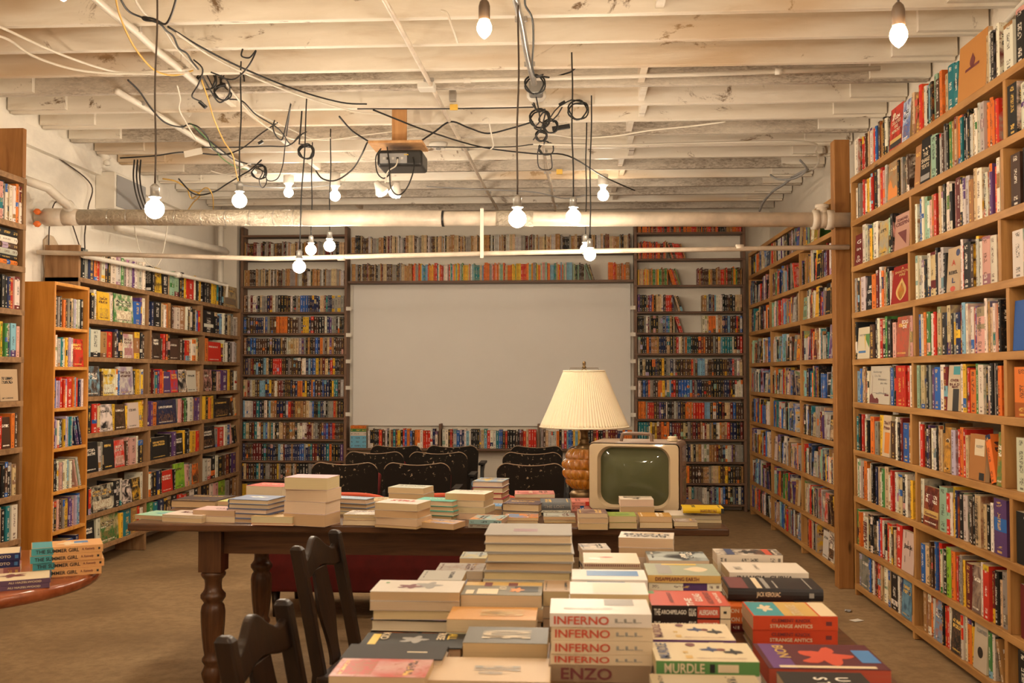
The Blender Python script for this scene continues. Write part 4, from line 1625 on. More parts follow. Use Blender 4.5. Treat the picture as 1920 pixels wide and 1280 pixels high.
sh = mb.build('lamp_shade', 'pleated_fabric', lamp)
sm = sh.modifiers.new('cloth', 'SOLIDIFY')
sm.thickness = .002
for r_, z in ((.233, .364), (.108, .656)):
    mb = MB()
    mb.tube([(r_ * math.cos(2 * PI * i / 48), r_ * math.sin(2 * PI * i / 48), z) for i in range(49)], .005, 6, cap=False)
    mb.build('shade_trim', 'pleated_fabric', sh)
mb = MB()
mb.tube(smooth_pts([(-.012, 0, .40), (-.05, 0, .45), (-.06, 0, .56), (-.03, 0, .64), (0, 0, .672)], 5), .0022, 6)
mb.tube(smooth_pts([(.012, 0, .40), (.05, 0, .45), (.06, 0, .56), (.03, 0, .64), (0, 0, .672)], 5), .0022, 6)
mb.build('harp', 'brass', lamp)
mb = MB()
mb.tube([(-.075, 0, .655), (-.075, 0, .672), (.075, 0, .672), (.075, 0, .655)], .0018, 6)
mb.build('shade_carrier', 'dark_brass', lamp)
mb = MB()
mb.lathe([(.008, .67), (.012, .676), (.006, .684), (.009, .692), (.009, .702), (.006, .708)], 14)
mb.build('finial', 'dark_brass', lamp)

# ---------------------------------------------------------------- floor scraps
for (u, v, a, s, lb) in ((1606, 1163, .5, .05, 'small white paper scrap on the floor before the nearest tall bookcase'), (1590, 1146, 1.2, .035, 'crumpled clear wrapper on the floor beside the white scrap')):
    p = PZ(u, v, .001)
    mb = MB()
    k = 5
    vs = []
    for i in range(k):
        for j in range(k):
            vs.append(((i / (k - 1) - .5) * s * 1.4, (j / (k - 1) - .5) * s, .002 + (rng.uniform(0, .012) if 'wrap' in lb else rng.uniform(0, .001))))
    fs = [(i * k + j, i * k + j + 1, (i + 1) * k + j + 1, (i + 1) * k + j) for i in range(k - 1) for j in range(k - 1)]
    mb.mesh(vs, fs)
    o = mb.build('paper_scrap' if 'white paper' in lb else 'plastic_wrapper', 'paper_white' if 'white paper' in lb else 'grey_plastic')
    o.location, o.rotation_euler = (p.x, p.y, 0.0005), (0, 0, a)
    tag(o, lb, 'litter')
# ---------------------------------------------------------------- books lying in stacks on the tables
NTABLE = [0]


def lying_book(M, L, W, T, letter, hard, label, group, A=None, B=None, p=None, spine=(), cover=(), page=None):
    """M: lying frame with the book's underside on z = 0, spine towards -y, head of the book towards -x."""
    a, b_ = inks(letter)
    root = bpy.data.objects.new('stacked_book', None)
    root.empty_display_size = .03
    COL.objects.link(root)
    root.matrix_world = M @ FLAT @ Matrix.Translation((T / 2, -W / 2, -L / 2))
    tag(root, label, 'book', group)
    I = Matrix.Identity(4)
    r, p = rng.random(), (rng.random() if p is None else p)
    A, B = A or a, B or b_
    mb = MB()
    cover_geo(mb, I, T, W, L, A, B, r, p, hard)
    co = mb.build('cover', 'printed_cover', root, printed=True)
    if spine:
        for f in co.data.attributes['print'].data:
            if f.vector[1] < .5:
                f.vector = (f.vector[0], 3, f.vector[2])
    if cover:
        for f in co.data.attributes['print'].data:
            if .5 < f.vector[1] < 1.5:
                f.vector = (f.vector[0], 3 if p < .3 else f.vector[1], f.vector[2])
    mb = MB()
    page_geo(mb, I, T, W, L, page or jitter(rng.choice(PAGE), .06), hard)
    mb.build('page_block', 'paper_edges', root, printed=True)
    for kq, q in enumerate(spine):
        txt, a0, a1, hh, mat = q[:5]
        up_ = q[5] * T if len(q) > 5 else 0.0          # along the spine from the head (0) to the tail (1)
        w = (a1 - a0) * L
        if txt.startswith('#'):
            patch(root, 'spine_patch', V((0, -kq * .0001, L * (1 - (a0 + a1) / 2))), V((0, 0, -1)), V((1, 0, 0)), w, hh * T, mat)
        else:
            lettering(root, txt, w, hh * T, V((up_, 0, L * (1 - (a0 + a1) / 2))), (0, 0, -1), (1, 0, 0), mat)
    for kq, q in enumerate(cover):
        txt, cu, cv, w, h, mat = q[:6]
        if txt.startswith('#'):
            patch(root, 'cover_picture', V((T / 2 + kq * .0001, cu * W, cv * L)), V((0, 1, 0)), V((0, 0, 1)), w * W, h * L, mat, txt[1:])
        else:
            lettering(root, txt, w * W, h * L, V((T / 2, cu * W, cv * L)), (0, 1, 0), (0, 0, 1), mat)
    return root


def patch(root, name, c, right, up, w, h, mat, shape=''):
    """A printed shape: rectangle, or an outline by name, a hair above the cover."""
    right, up = right.normalized(), up.normalized()
    nrm = right.cross(up)
    if shape == 'o':
        pts = [(math.cos(2 * PI * i / 24) / 2, math.sin(2 * PI * i / 24) / 2) for i in range(24)]
    elif shape == 'flame':
        pts = []
        for i in range(25):
            t = i / 24
            pts.append((.5 * math.sin(PI * t) ** .8 * (1 - .75 * t ** 2.2), t - .5))
        pts += [(-x, z) for x, z in pts[-2:0:-1]]
    elif shape == 'blot':
        pts = [((.38 + .12 * math.sin(5 * a) + .05 * math.sin(9 * a + 1)) * math.cos(a), (.38 + .12 * math.sin(5 * a) + .05 * math.cos(7 * a)) * math.sin(a)) for a in [2 * PI * i / 40 for i in range(40)]]
    elif shape == 'hill':
        pts = [(-.5, -.5), (.5, -.5), (.5, -.1), (.3, .1), (.15, -.05), (0, .02), (-.15, .3), (-.3, .5), (-.5, .25)]
    elif shape == 'tri':
        pts = [(-.5, .5), (.5, -.5), (.5, .5)]
    elif shape == 'hat':
        pts = [(-.5, -.1), (-.28, -.16), (-.2, -.5), (.1, -.42), (.2, -.12), (.5, -.02), (.35, .1), (.15, .08), (.02, .5), (-.2, .4), (-.27, .06)]
    else:
        pts = [(-.5, -.5), (.5, -.5), (.5, .5), (-.5, .5)]
    mb = MB()
    q = [c + nrm * .0004 + right * (x * w) + up * (z * h) for x, z in pts]
    mb.mesh(q, [tuple(range(len(q)))])
    return mb.build(name, mat, root, recalc=False)


SIDE = {'spine': 0.0, 'fore': PI, 'head': PI / 2, 'tail': -PI / 2}


def fstack(desc, where, u0, u1, vft, books, D=None, vb=None, depth=.14, side='fore', a=0.0, zt=TT, group=None, ragged=1.0, sl=1.0):
    """A stack whose near face spans u0..u1 and whose top near edge is at vft; books from the top down."""
    um = (u0 + u1) / 2
    if D is None:
        D = PZ(um, vb, zt).y
    top = PD(um, vft, D)
    wide = abs(PD(u1, vft, D).x - PD(u0, vft, D).x) * sl
    if side in ('spine', 'fore'):
        L, Wd = wide, depth
    else:
        L, Wd = depth, wide
    H = top.z - zt
    books = [list(q) + [{}] * (4 - len(q)) for q in books]
    tot = sum(q[1] for q in books)
    if tot > H:
        for q in books:
            q[1] *= H / tot
    elif H - tot > .008:
        k = max(1, round((H - tot) / .028))
        for _ in range(k):
            books.append([rng.choice('wckgtnr'), (H - tot) / k, rng.random() < .4, {}])
    elif H - tot > 0:
        books[-1][1] += H - tot
    z = zt
    n = len(books)
    for i in range(n - 1, -1, -1):
        letter, T, hard, kw = books[i]
        kw = dict(kw)
        j = ragged * (1 if i else 0.3)
        sd = kw.pop('side', side)
        ang = a + SIDE[sd] + rng.uniform(-.02, .02) * j + kw.pop('turn', 0)
        L_, W_b = (L, Wd) if sd in ('spine', 'fore') else (Wd, L)
        if side in ('head', 'tail') and sd in ('spine', 'fore'):
            L_, W_b = L, Wd
        L_ *= kw.pop('sl', 1.0)
        W_b *= kw.pop('sw', 1.0)
        half = (W_b if sd in ('spine', 'fore') else L_) / 2
        c = V((top.x, D, z)) + Matrix.Rotation(a, 3, 'Z') @ V((rng.uniform(-.003, .003) * j, half + rng.uniform(0, .004) * j, 0))
        nm = kw.pop('desc', None) or (INK[letter][0] + (' hardback' if hard else ' paperback'))
        table = 'round' if top.x < -1.2 and D < 3.4 else ('display' if D < 3.4 else 'walnut')
        tk = books[0]
        single = desc.split()[-1] in ('paperback', 'hardback', 'magazine')
        topnm = (tk[3] or {}).get('desc') or (INK[tk[0]][0] + (' hardback' if tk[2] else ' paperback'))
        if single:
            topnm = topnm + ' ' + desc
        many = lambda q: len(q.replace(',', ' ').split()) > 16
        if i == 0:
            lb = f'{topnm} {where}' if single else f'{nm}, topmost of the {desc} {where}'
            if many(lb):
                lb = f"{topnm}, lying on the {table} table" if single else f"{nm}, topping a {desc.split()[-1]} on the {table} table"
        else:
            pos = 'directly' if i == 1 else ordinal(i) + ' one'
            alike = 'topmost ' if topnm == nm else ''
            lb = f"{nm}, {pos} below the {alike}{topnm} on the {table} table"
            if many(lb):
                lb = f"{nm}, {pos} below the {alike}{topnm}"
        lying_book(Matrix.Translation(c) @ Matrix.Rotation(ang, 4, 'Z'), L_, W_b, T - .0006, letter, hard, lb, group or ('stacks on the ' + ('display' if zt == TT and D < 3.4 else 'walnut') + ' table'), **kw)
        z += T
    return z


# ---- display table in front
GD = 'stacks on the display table'
inf = dict(p=.1, A=(.68, .54, .36), desc='INFERNO paperback', spine=[('INFERNO', .04, .58, .62, 'ink_red'), ('LLL', .64, .9, .3, 'ink_grey')])
inf_top = dict(inf, A=(.7, .62, .54), B=(.4, .36, .36), p=.2, cover=[('THE NOVEL', .3, .62, .1, .5, 'ink_grey'), ('#', .75, .3, .42, .3, 'ink_grey')])
fstack('cream stack', 'at the middle of the display table', 1031, 1222, 1150,
       [('c', .0275, False, inf_top), ('c', .0275, False, inf), ('c', .0275, False, inf), ('c', .0215, False, inf),
        ('t', .034, False, dict(p=.1, A=(.3, .2, .12), desc='brown paperback', spine=[('ENZO', .12, .62, .7, 'ink_maroon')]))], D=2.04, depth=.135, side='spine')
cv = [('MURDLE', .5, .9, .8, .11, 'ink_navy'), ('#hat', .62, .42, .3, .22, 'ink_navy'), ('#hat', .5, .2, .34, .2, 'ink_black'), ('#o', .6, .31, .14, .09, 'ink_maroon'),
      ('#', .2, .66, .16, .07, 'ink_gold'), ('#', .45, .68, .1, .05, 'ink_gold'), ('#o', .85, .6, .18, .1, 'ink_maroon'), ('ALL THE CLUES', .12, .35, .04, .5, 'ink_maroon')]
fstack('pair', 'at the near edge, beside the INFERNO stack', 1230, 1424, 1239,
       [('c', .028, False, dict(p=.1, A=(.66, .55, .36), desc='cream MURDLE puzzle paperback with a green spine', cover=cv,
                                spine=[('#', 0, 1, .99, 'ink_green'), ('MURDLE', .08, .47, .68, 'ink_cream'), ('#', .6, .8, .55, 'ink_cream'), ('#', .52, .57, .6, 'ink_black')])),
        ('w', .03, False)], D=1.955, depth=.135, side='spine')
cv2 = [q[:5] + ('ink_maroon' if q[5] == 'ink_navy' and q[0] != '#hat' else q[5],) for q in cv]
fstack('pair', 'behind the green MURDLE book', 1222, 1380, 1199,
       [('c', .02, False, dict(p=.1, A=(.68, .56, .38), desc='cream MURDLE puzzle paperback with a purple spine', cover=cv2,
                               spine=[('#', 0, 1, .99, 'ink_purple'), ('VOLUME TWO', .1, .6, .5, 'ink_gold'), ('#', .68, .85, .6, 'ink_cream')])), ('k', .03, True)], D=2.15, depth=.14, side='spine')
gul = dict(p=.1, A=(.03, .02, .018), desc='red and black GULAG paperback', spine=[('THE', .03, .11, .5, 'ink_white'), ('ARCHIPELAGO', .12, .44, .34, 'ink_white'), ('GULAG', .47, .56, .6, 'ink_white'),
           ('#', .58, .86, .86, 'ink_red'), ('ALEKSANDR', .6, .84, .4, 'ink_white'), ('#', .87, 1, .95, 'ink_cream'), ('#o', .91, .95, .2, 'ink_black')])
gul_top = dict(gul, cover=[('#', .5, .5, 1, 1, 'ink_red'), ('THE', .2, .5, .5, .09, 'ink_white'), ('GULAG', .5, .36, .5, .1, 'ink_white'), ('ARCHIPELAGO', .5, .22, .8, .08, 'ink_maroon'),
                           ('ABRIDGED', .5, .72, .7, .05, 'ink_maroon'), ('VINTAGE', .5, .1, .7, .05, 'ink_white'), ('#', .86, .95, .2, .09, 'ink_green')])
fstack('stack', 'between the MURDLE books and the STRANGE ANTICS pair', 1221, 1369, 1135, [('k', .03, False, gul_top), ('k', .03, False, gul)], D=2.36, depth=.16, side='spine')
sa = dict(p=.1, A=(.56, .06, .02), desc='red STRANGE ANTICS paperback', spine=[('CLEMENT KNOX', .2, .68, .3, 'ink_maroon'), ('', 0, 0, 0, 'ink_white')][:1])
sa['spine'] = [('CLEMENT KNOX', .22, .68, .26, 'ink_maroon', .2), ('STRANGE ANTICS', .2, .7, .26, 'ink_cream', -.2), ('#', .86, .93, .3, 'ink_maroon')]
fstack('pair', 'at the display table\'s right edge', 1411, 1570, 1155,
       [('r', .033, False, dict(sa, A=(.6, .07, .022), B=(.6, .36, .06), p=.2, cover=[('#', .5, .8, .95, .36, 'ink_teal'), ('#blot', .55, .78, .5, .2, 'ink_cream'), ('#', .5, .42, .95, .4, 'ink_gold'), ('STRANGE', .4, .45, .7, .12, 'ink_cream'), ('#', .5, .1, .95, .2, 'ink_cream')])),
        ('r', .033, False, sa)], D=2.42, depth=.15, side='spine')
onp = dict(p=.1, A=(.62, .14, .03), desc='orange ON PURPOSE paperback', spine=[('ON PURPOSE', .03, .5, .5, 'ink_cream')])
fstack('stack', 'under the black biography', 1366, 1500, 1137, [('o', .022, False, dict(onp, cover=[('ON PURPOSE', .5, .6, .7, .2, 'ink_cream')])), ('o', .022, False, onp), ('m', .02, False)], D=2.61, depth=.13, side='spine')
pA = PD(1456, 1106, 2.655)
lying_book(Matrix.Translation((pA.x, 2.655 + .075, .829)) @ Matrix.Rotation(-.03, 4, 'Z'), .245, .15, .031, 'k', True, 'thick black biography with grey stripes on its cover, on the orange books', GD, A=(.03, .025, .025), p=.1,
           spine=[('JACK KEROUAC', .3, .55, .5, 'ink_cream'), ('#', .85, .9, .4, 'ink_grey')], cover=[('#', .5, .66, .9, .06, 'ink_cream'), ('#', .5, .57, .9, .05, 'ink_grey'), ('#', .4, .47, .6, .02, 'ink_grey'), ('#', .5, .12, .9, .015, 'ink_grey'), ('#', .5, .88, .96, .2, 'ink_maroon')])
fstack('stack', 'behind the black biography', 1367, 1516, 1073,
       [('w', .028, False, dict(desc='white paperback with fine grey lettering', p=.1, A=(.7, .62, .52), spine=[('IN LUCIA  CURVA', .1, .8, .4, 'ink_black')], cover=[('INK', .4, .85, .3, .1, 'ink_grey'), ('CURVE', .5, .6, .5, .04, 'ink_grey')])), ('w', .03, False)], D=2.815, depth=.15, side='spine')
fstack('stack', 'at the far right corner of the display table', 1345, 1468, 1040,
       [('w', .03, False, dict(desc='paperback with photo cover and red stripe', A=(.66, .58, .48), B=(.06, .05, .05), p=.8, cover=[('#', .5, .2, .9, .1, 'ink_red'), ('#blot', .5, .5, .6, .3, 'ink_black'), ('#', .5, .78, .9, .12, 'ink_navy')])), ('w', .03, False)], D=2.985, depth=.105, side='spine')
fstack('large paperback', 'in the near right corner, before the STRANGE ANTICS pair', 1442, 1671, 1254,
       [('m', .04, False, dict(desc='dark red art', A=(.1, .025, .03), B=(.38, .06, .025), p=.2, side='fore', page=(.5, .05, .03),
        cover=[('#', .5, .14, .98, .2, 'ink_purple'), ('BON', .35, .2, .5, .1, 'ink_gold'), ('#blot', .52, .55, .75, .5, 'ink_red'), ('#', .5, .9, .5, .16, 'ink_blue'), ('#', .93, .5, .08, .8, 'ink_cream')]))], D=2.1, depth=.19, side='fore')
fstack('paperback', 'lowest at the near edge, under the MURDLE book\'s front', 1228, 1440, 1302, [('t', .03, False, dict(desc='glossy tan', p=.1, A=(.42, .33, .2)))], D=1.8, depth=.12, side='fore')
fstack('paperback', 'at the bottom right of the near edge', 1490, 1662, 1308, [('k', .03, False, dict(desc='dark white-lettered', p=.2, A=(.03, .025, .022), cover=[('U F F', .5, .7, .5, .16, 'ink_white'), ('S T F', .5, .45, .5, .16, 'ink_white'), ('#', .9, .3, .1, .4, 'ink_gold')]))], D=1.87, depth=.16, side='fore')
fstack('paperback', 'flat at the near edge, left of the INFERNO stack', 800, 1030, 1276, [('c', .05, False, dict(desc='broad cream', p=.1, A=(.62, .46, .3), cover=[('ESSAYS', .5, .55, .2, .4, 'ink_grey'), ('NEW', .7, .5, .1, .2, 'ink_grey')]))], D=1.94, depth=.16, side='fore')
fstack('paperback', 'at the near left corner', 616, 797, 1268, [('p', .03, False, dict(desc='pink and red', p=.8, A=(.56, .3, .26), B=(.5, .08, .06)))], D=1.9, depth=.12, side='fore')
fstack('pair', 'near the left corner of the display table', 638, 830, 1234, [('g', .017, True, dict(desc='charcoal hardback with one pale stroke', p=.1, A=(.05, .045, .042), cover=[('#', .55, .72, .06, .2, 'ink_cream')])), ('t', .02, False)], D=2.035, depth=.11, side='fore')
fstack('stack', 'behind the charcoal hardback', 671, 866, 1213, [('k', .03, True, dict(desc='black hardback with lime and grey title blocks', p=.2, A=(.03, .028, .024), cover=[('ALL', .3, .87, .4, .09, 'ink_yellow'), ('RISE', .3, .76, .44, .08, 'ink_cream'), ('KID', .3, .2, .44, .08, 'ink_cream'), ('#', .5, .11, .7, .08, 'ink_yellow'), ('#blot', .5, .5, .5, .3, 'ink_grey')])), ('k', .03, True)], D=2.16, depth=.125, side='fore', a=.0)
fstack('stack', 'right of the black hardback with lime blocks', 868, 1027, 1205, [('g', .034, False, dict(desc='grey paperback with pale patterned letters', p=.2, A=(.16, .15, .13), cover=[('VOLUME', .5, .5, .5, .6, 'ink_cream')])), ('t', .034, False)], D=2.125, depth=.135, side='fore')
fstack('stack', 'in front of the yellow-grey collage book', 837, 1005, 1161, [('o', .03, False, dict(desc='orange paperback', p=.2, A=(.6, .3, .09), cover=[('SUMMER', .5, .6, .5, .5, 'ink_gold')])), ('w', .03, False)], D=2.29, depth=.125, side='fore')
w3 = dict(p=.1, A=(.6, .5, .4), desc='plain white paperback')
fstack('stack', 'at the left of the display table', 694, 862, 1109, [('w', .023, False, dict(w3, desc='white paperback with ink-splash cover', A=(.64, .58, .5), cover=[('#blot', .45, .6, .6, .35, 'ink_grey'), ('#blot', .55, .4, .4, .3, 'ink_maroon'), ('#o', .25, .12, .1, .05, 'ink_green')])), ('w', .023, False, w3), ('w', .023, False, w3), ('k', .03, True)], D=2.42, depth=.135, side='fore', ragged=2)
fstack('stack', 'left of the INFERNO stack, below the grey pile', 864, 1016, 1115, [('g', .033, False, dict(desc='yellow and grey collage paperback', p=.2, A=(.22, .2, .15), cover=[('#', .15, .5, .28, .98, 'ink_gold'), ('#', .2, .3, .3, .1, 'ink_maroon'), ('#', .2, .62, .26, .12, 'ink_maroon'), ('#', .55, .8, .4, .3, 'ink_black'), ('#blot', .62, .68, .35, .2, 'ink_orange'), ('#', .75, .32, .4, .26, 'ink_cream'), ('#', .8, .1, .3, .1, 'ink_cream'), ('NOW', .5, .5, .3, .1, 'ink_cream')])), ('w', .03, False)], D=2.435, depth=.15, side='fore')
fstack('stack', 'half hidden behind the INFERNO stack', 1018, 1075, 1108, [('t', .037, False, dict(desc='tan paperback with a yellow corner', p=.1, A=(.42, .28, .16)))], D=2.47, depth=.13, side='fore', ragged=.3)
gr = dict(p=.1, A=(.36, .33, .29), desc='grey art hardback')
fstack('tall grey pile', 'on the display table', 908, 1072, 1002, [('g', .025, True, dict(gr, desc='grey art hardback with a small dark picture', cover=[('#', .62, .46, .22, .28, 'ink_maroon')]))] + [('g', .025, True, gr)] * 4 + [('w', .03, False), ('g', .04, False)], D=2.71, depth=.21, side='fore', ragged=1.6)
fstack('pair', 'left of the tall grey pile', 816, 905, 1070, [('s', .024, False, dict(desc='silvery mottled paperback', p=.6, A=(.42, .38, .33), B=(.3, .25, .22))), ('w', .03, False)], D=2.84, depth=.12, side='fore')
fstack('stack', 'behind the silvery paperback', 862, 912, 1046, [('l', .024, False, dict(desc='pale blue and yellow paperback', p=.6, A=(.36, .42, .44), B=(.6, .5, .2)))], D=3.0, depth=.11, side='fore')
fstack('stack', 'behind the ink-splash cover', 783, 866, 1087, [('s', .024, False), ('g', .03, False)], D=2.62, depth=.13, side='fore')
wg = dict(p=.1, A=(.74, .7, .64))
fstack('stack', 'right behind the INFERNO stack', 1068, 1216, 1113, [('w', .03, False, dict(wg, desc='glossy white paperback with a pale drawing', cover=[('#', .5, .55, .8, .5, 'paper_white')])), ('w', .028, False, dict(wg, desc='white paperback'))], D=2.29, depth=.13, side='fore')
fstack('stack', 'below the ribbed cream booklets', 1072, 1214, 1086, [('w', .02, False, dict(wg, desc='white paperback with a blue stripe', cover=[('#', .6, .45, .5, .7, 'ink_blue')], spine=[('#', .2, .7, .5, 'ink_blue')])), ('w', .03, False)], D=2.5, depth=.13, side='spine')
bk = dict(p=.1, A=(.68, .55, .38), desc='ribbed cream booklet', spine=[('IIIIIIIIIIIIIIIIIIIIIIIIIIIII', .02, .98, .5, 'ink_maroon')])
fstack('stack', 'right of the tall grey pile', 1094, 1200, 1055, [('c', .013, False, dict(bk, cover=[('#flame', .55, .6, .12, .3, 'ink_red'), ('#', .4, .8, .2, .2, 'ink_white')])), ('c', .013, False, bk), ('c', .013, False, bk)], D=2.71, depth=.155, side='spine')
fstack('thick stack', 'towards the far edge of the display table', 1174, 1247, 1008, [('w', .029, False, dict(desc='white paperback with bold black lettering', p=.1, A=(.68, .6, .5), cover=[('BRAIN\nSTORM', .5, .6, .85, .5, 'ink_black'), ('#', .5, .2, .6, .1, 'ink_gold')])), ('w', .029, False), ('w', .034, False)], D=2.955, depth=.16, side='head', a=-.12)
fstack('curling magazine stack', 'behind the cream booklets', 1092, 1146, 1030, [('w', .02, False, dict(desc='white magazine', p=.6, A=(.66, .58, .48))), ('w', .03, False)], D=2.94, depth=.11, side='fore', a=.1)
fstack('stack', 'behind the red GULAG book', 1215, 1352, 1078, [('v', .02, False, dict(desc='pale green paperback with a yellow spine', p=.1, A=(.36, .38, .27), spine=[('#', 0, 1, .98, 'ink_gold'), ('DISAPPEARING EARTH', .1, .7, .5, 'ink_maroon')], cover=[('#flame', .5, .3, .5, .35, 'ink_cream'), ('#', .5, .75, .8, .2, 'ink_grey'), ('#', .9, .5, .1, .5, 'ink_yellow')])),
        ('w', .02, False), ('g', .02, False)], D=2.585, depth=.16, side='spine')
fstack('stack', 'at the far edge, beyond the pale green paperback', 1217, 1330, 1050, [('l', .025, False, dict(desc='pale blue paperback', p=.4, A=(.42, .46, .44))), ('w', .03, False)], D=2.79, depth=.14, side='fore')

# ---- walnut reading table
GW = 'stacks on the walnut table'


def ws(desc, where, u0, u1, vft, vb, books, **kw):
    fstack(desc, 'on the walnut table, ' + where, u0, u1, vft, books, vb=vb, group=GW, **kw)


mint = dict(p=.1, A=(.3, .5, .36))
ws('paperback', 'at its left end', 256, 318, 966, 974, [('v', .02, False, dict(mint, desc='mint green', cover=[('#blot', .5, .5, .5, .3, 'ink_teal')]))], depth=.2, side='tail', a=-.25)
ws('pair', 'second from its left end', 311, 371, 965, 979, [('w', .012, False, dict(desc='white paperback with pink script', p=.1, A=(.7, .58, .5), cover=[('MOON', .5, .6, .5, .3, 'ink_maroon')])), ('w', .014, False)], depth=.2, side='tail', a=-.2)
ws('pair', 'third from its left end', 372, 428, 956, 979, [('p', .027, False, dict(desc='pale pink paperback', p=.1, A=(.66, .45, .42), cover=[('DAY', .6, .4, .3, .2, 'ink_maroon')])), ('p', .027, False, dict(desc='pale pink paperback', p=.1))], depth=.2, side='tail', a=-.12)
nv = dict(p=.1, A=(.14, .16, .26), desc='slate blue hardback')
ws('stack', 'left of the pink-topped stack', 430, 498, 936, 981, [('b', .022, True, dict(nv, A=(.22, .27, .4), cover=[('#blot', .5, .6, .5, .25, 'ink_white')]))] + [('n', .022, True, nv)] * 4, depth=.2, side='tail', a=-.22, ragged=2.5)
ws('paperback', 'before the pink-topped stack', 480, 538, 968, 985, [('y', .03, False, dict(desc='yellowish', p=.2, A=(.6, .42, .2), cover=[('WINTER', .5, .6, .6, .2, 'ink_maroon')]))], depth=.19, side='tail', a=-.1)
pk = dict(p=.1, A=(.6, .46, .42), desc='plain thick paperback')
ws('tall pink-topped stack', 'its tallest', 541, 602, 895, 986, [('p', .054, False, dict(pk, desc='thick pink paperback', A=(.58, .38, .42), turn=.08, cover=[('#', .5, .5, .6, .05, 'ink_maroon')]))] + [('c', .053, False, pk)] * 3, depth=.2, side='tail', a=-.22, ragged=2.2)
ws('stack', 'behind the slate blue stack', 466, 524, 911, 957, [('r', .05, False, dict(desc='red-topped thick paperback', p=.1, A=(.5, .11, .08), cover=[('QUIET', .5, .5, .6, .2, 'ink_cream')])), ('w', .05, False), ('t', .03, False)], depth=.2, side='tail', a=-.25)
ws('pair', 'at its left back corner', 318, 405, 938, 952, [('k', .045, True, dict(desc='broad dark hardback', p=.1, A=(.07, .045, .04)))], depth=.24, side='tail', a=-.1)
ws('stack', 'behind the pale pink pair', 416, 462, 940, 955, [('L', .03, False, dict(desc='lime yellow paperback', p=.1, A=(.56, .56, .2))), ('w', .03, False)], depth=.18, side='tail', a=-.2)
bl = dict(p=.1, A=(.2, .24, .33), desc='blue-grey hardback')
ws('stack', 'right of the pink-topped stack', 634, 668, 934, 965, [('l', .024, True, dict(bl, A=(.33, .42, .52)))] + [('n', .02, True, bl)] * 2, depth=.2, side='tail', a=-.3, ragged=2)
ws('paperback', 'flat behind the white papers', 668, 716, 938, 948, [('y', .016, False, dict(desc='pale yellow', p=.4, A=(.6, .46, .25)))], depth=.2, side='tail', a=-.25)
ws('magazine', 'flat beside the pale yellow paperback', 706, 758, 938, 944, [('g', .012, False, dict(desc='olive grey', p=.6, A=(.2, .19, .14), B=(.4, .36, .26), cover=[('LETTERS', .5, .85, .8, .1, 'ink_cream')]))], depth=.22, side='tail', a=-.1)
ws('pair', 'right of the blue-grey stack', 652, 706, 964, 985, [('w', .012, False, dict(desc='white speckled magazine', p=.6, A=(.66, .6, .52), B=(.4, .36, .32))), ('w', .014, False, dict(desc='grey-white magazine', p=.6, B=(.3, .27, .25)))], depth=.17, side='tail', a=-.08)
wp_ = dict(p=.1, A=(.64, .55, .44), desc='plain cream paperback')
ws('stack', 'left of the teal stack', 710, 773, 943, 990, [('w', .032, False, dict(wp_, A=(.7, .6, .54), desc='white paperback with faint script', cover=[('STILL', .5, .6, .6, .3, 'ink_red')])), ('w', .032, False, wp_), ('w', .032, False, wp_)], depth=.2, side='tail', a=-.28, ragged=2)
ws('pair', 'behind the white script stack', 735, 786, 914, 951, [('g', .03, False, dict(desc='pale grey paperback with a lifted cover', p=.1, A=(.5, .5, .42))), ('w', .04, False)], depth=.19, side='tail', a=-.25)
tl_ = dict(p=.1, A=(.12, .42, .34), desc='teal hardback')
ws('teal stack', 'middle', 788, 836, 938, 975, [('e', .026, True, dict(tl_, A=(.16, .46, .38), cover=[('LAKE', .5, .5, .4, .2, 'ink_cream')]))] + [('e', .022, True, tl_)] * 3, depth=.19, side='tail', a=-.25, ragged=2)
ws('paperback', 'lying before the teal stack', 792, 842, 980, 991, [('y', .02, False, dict(desc='rainbow-covered', p=.75, A=(.62, .36, .12), B=(.2, .3, .55)))], depth=.17, side='tail', a=-.35)
ws('tall white stack', 'middle', 842, 900, 925, 974, [('w', .04, False, dict(wp_, A=(.7, .62, .52), desc='white paperback with grey script', cover=[('PARIS', .5, .7, .6, .2, 'ink_grey')])), ('w', .036, False, wp_), ('w', .036, False, wp_), ('w', .036, False, wp_)], depth=.19, side='tail', a=-.22, ragged=2)
rs = dict(p=.1, A=(.32, .03, .04), desc='red hardback')
ws('stack', 'behind the tall white stack', 880, 946, 902, 948, [('b', .03, True, dict(rs, A=(.2, .32, .48), B=(.62, .42, .06), p=.6, desc='blue and yellow jacketed hardback')), ('r', .03, True, rs), ('r', .026, True, rs), ('r', .026, True, rs)], depth=.16, side='tail', a=-.14, ragged=1.5)
ws('paperback', 'right of the tall white stack', 905, 945, 948, 964, [('b', .016, False, dict(desc='curling bright blue', p=.2, A=(.06, .2, .4))), ('w', .014, False)], depth=.18, side='tail', a=-.3)
ws('hardback', 'in the middle, before the pink cover', 949, 1002, 944, 968, [('u', .036, True, dict(desc='thick plum', p=.2, A=(.1, .07, .08)))], depth=.18, side='tail', a=-.2)
ws('stack', 'behind the plum hardback', 965, 1040, 926, 940, [('p', .02, False, dict(desc='salmon pink paperback', p=.4, A=(.6, .24, .2), B=(.4, .1, .08), cover=[('HAPPINESS', .5, .4, .6, .1, 'ink_cream')])), ('r', .02, False)], depth=.17, side='fore', a=.05)
ws('stack', 'before the lamp', 1014, 1070, 942, 966, [('g', .036, True, dict(desc='grey-spined hardback, tilted', p=.1, A=(.14, .15, .16), spine=[('THE LOST', .1, .8, .4, 'ink_grey')])), ('w', .01, False)], depth=.17, side='spine', a=.05)
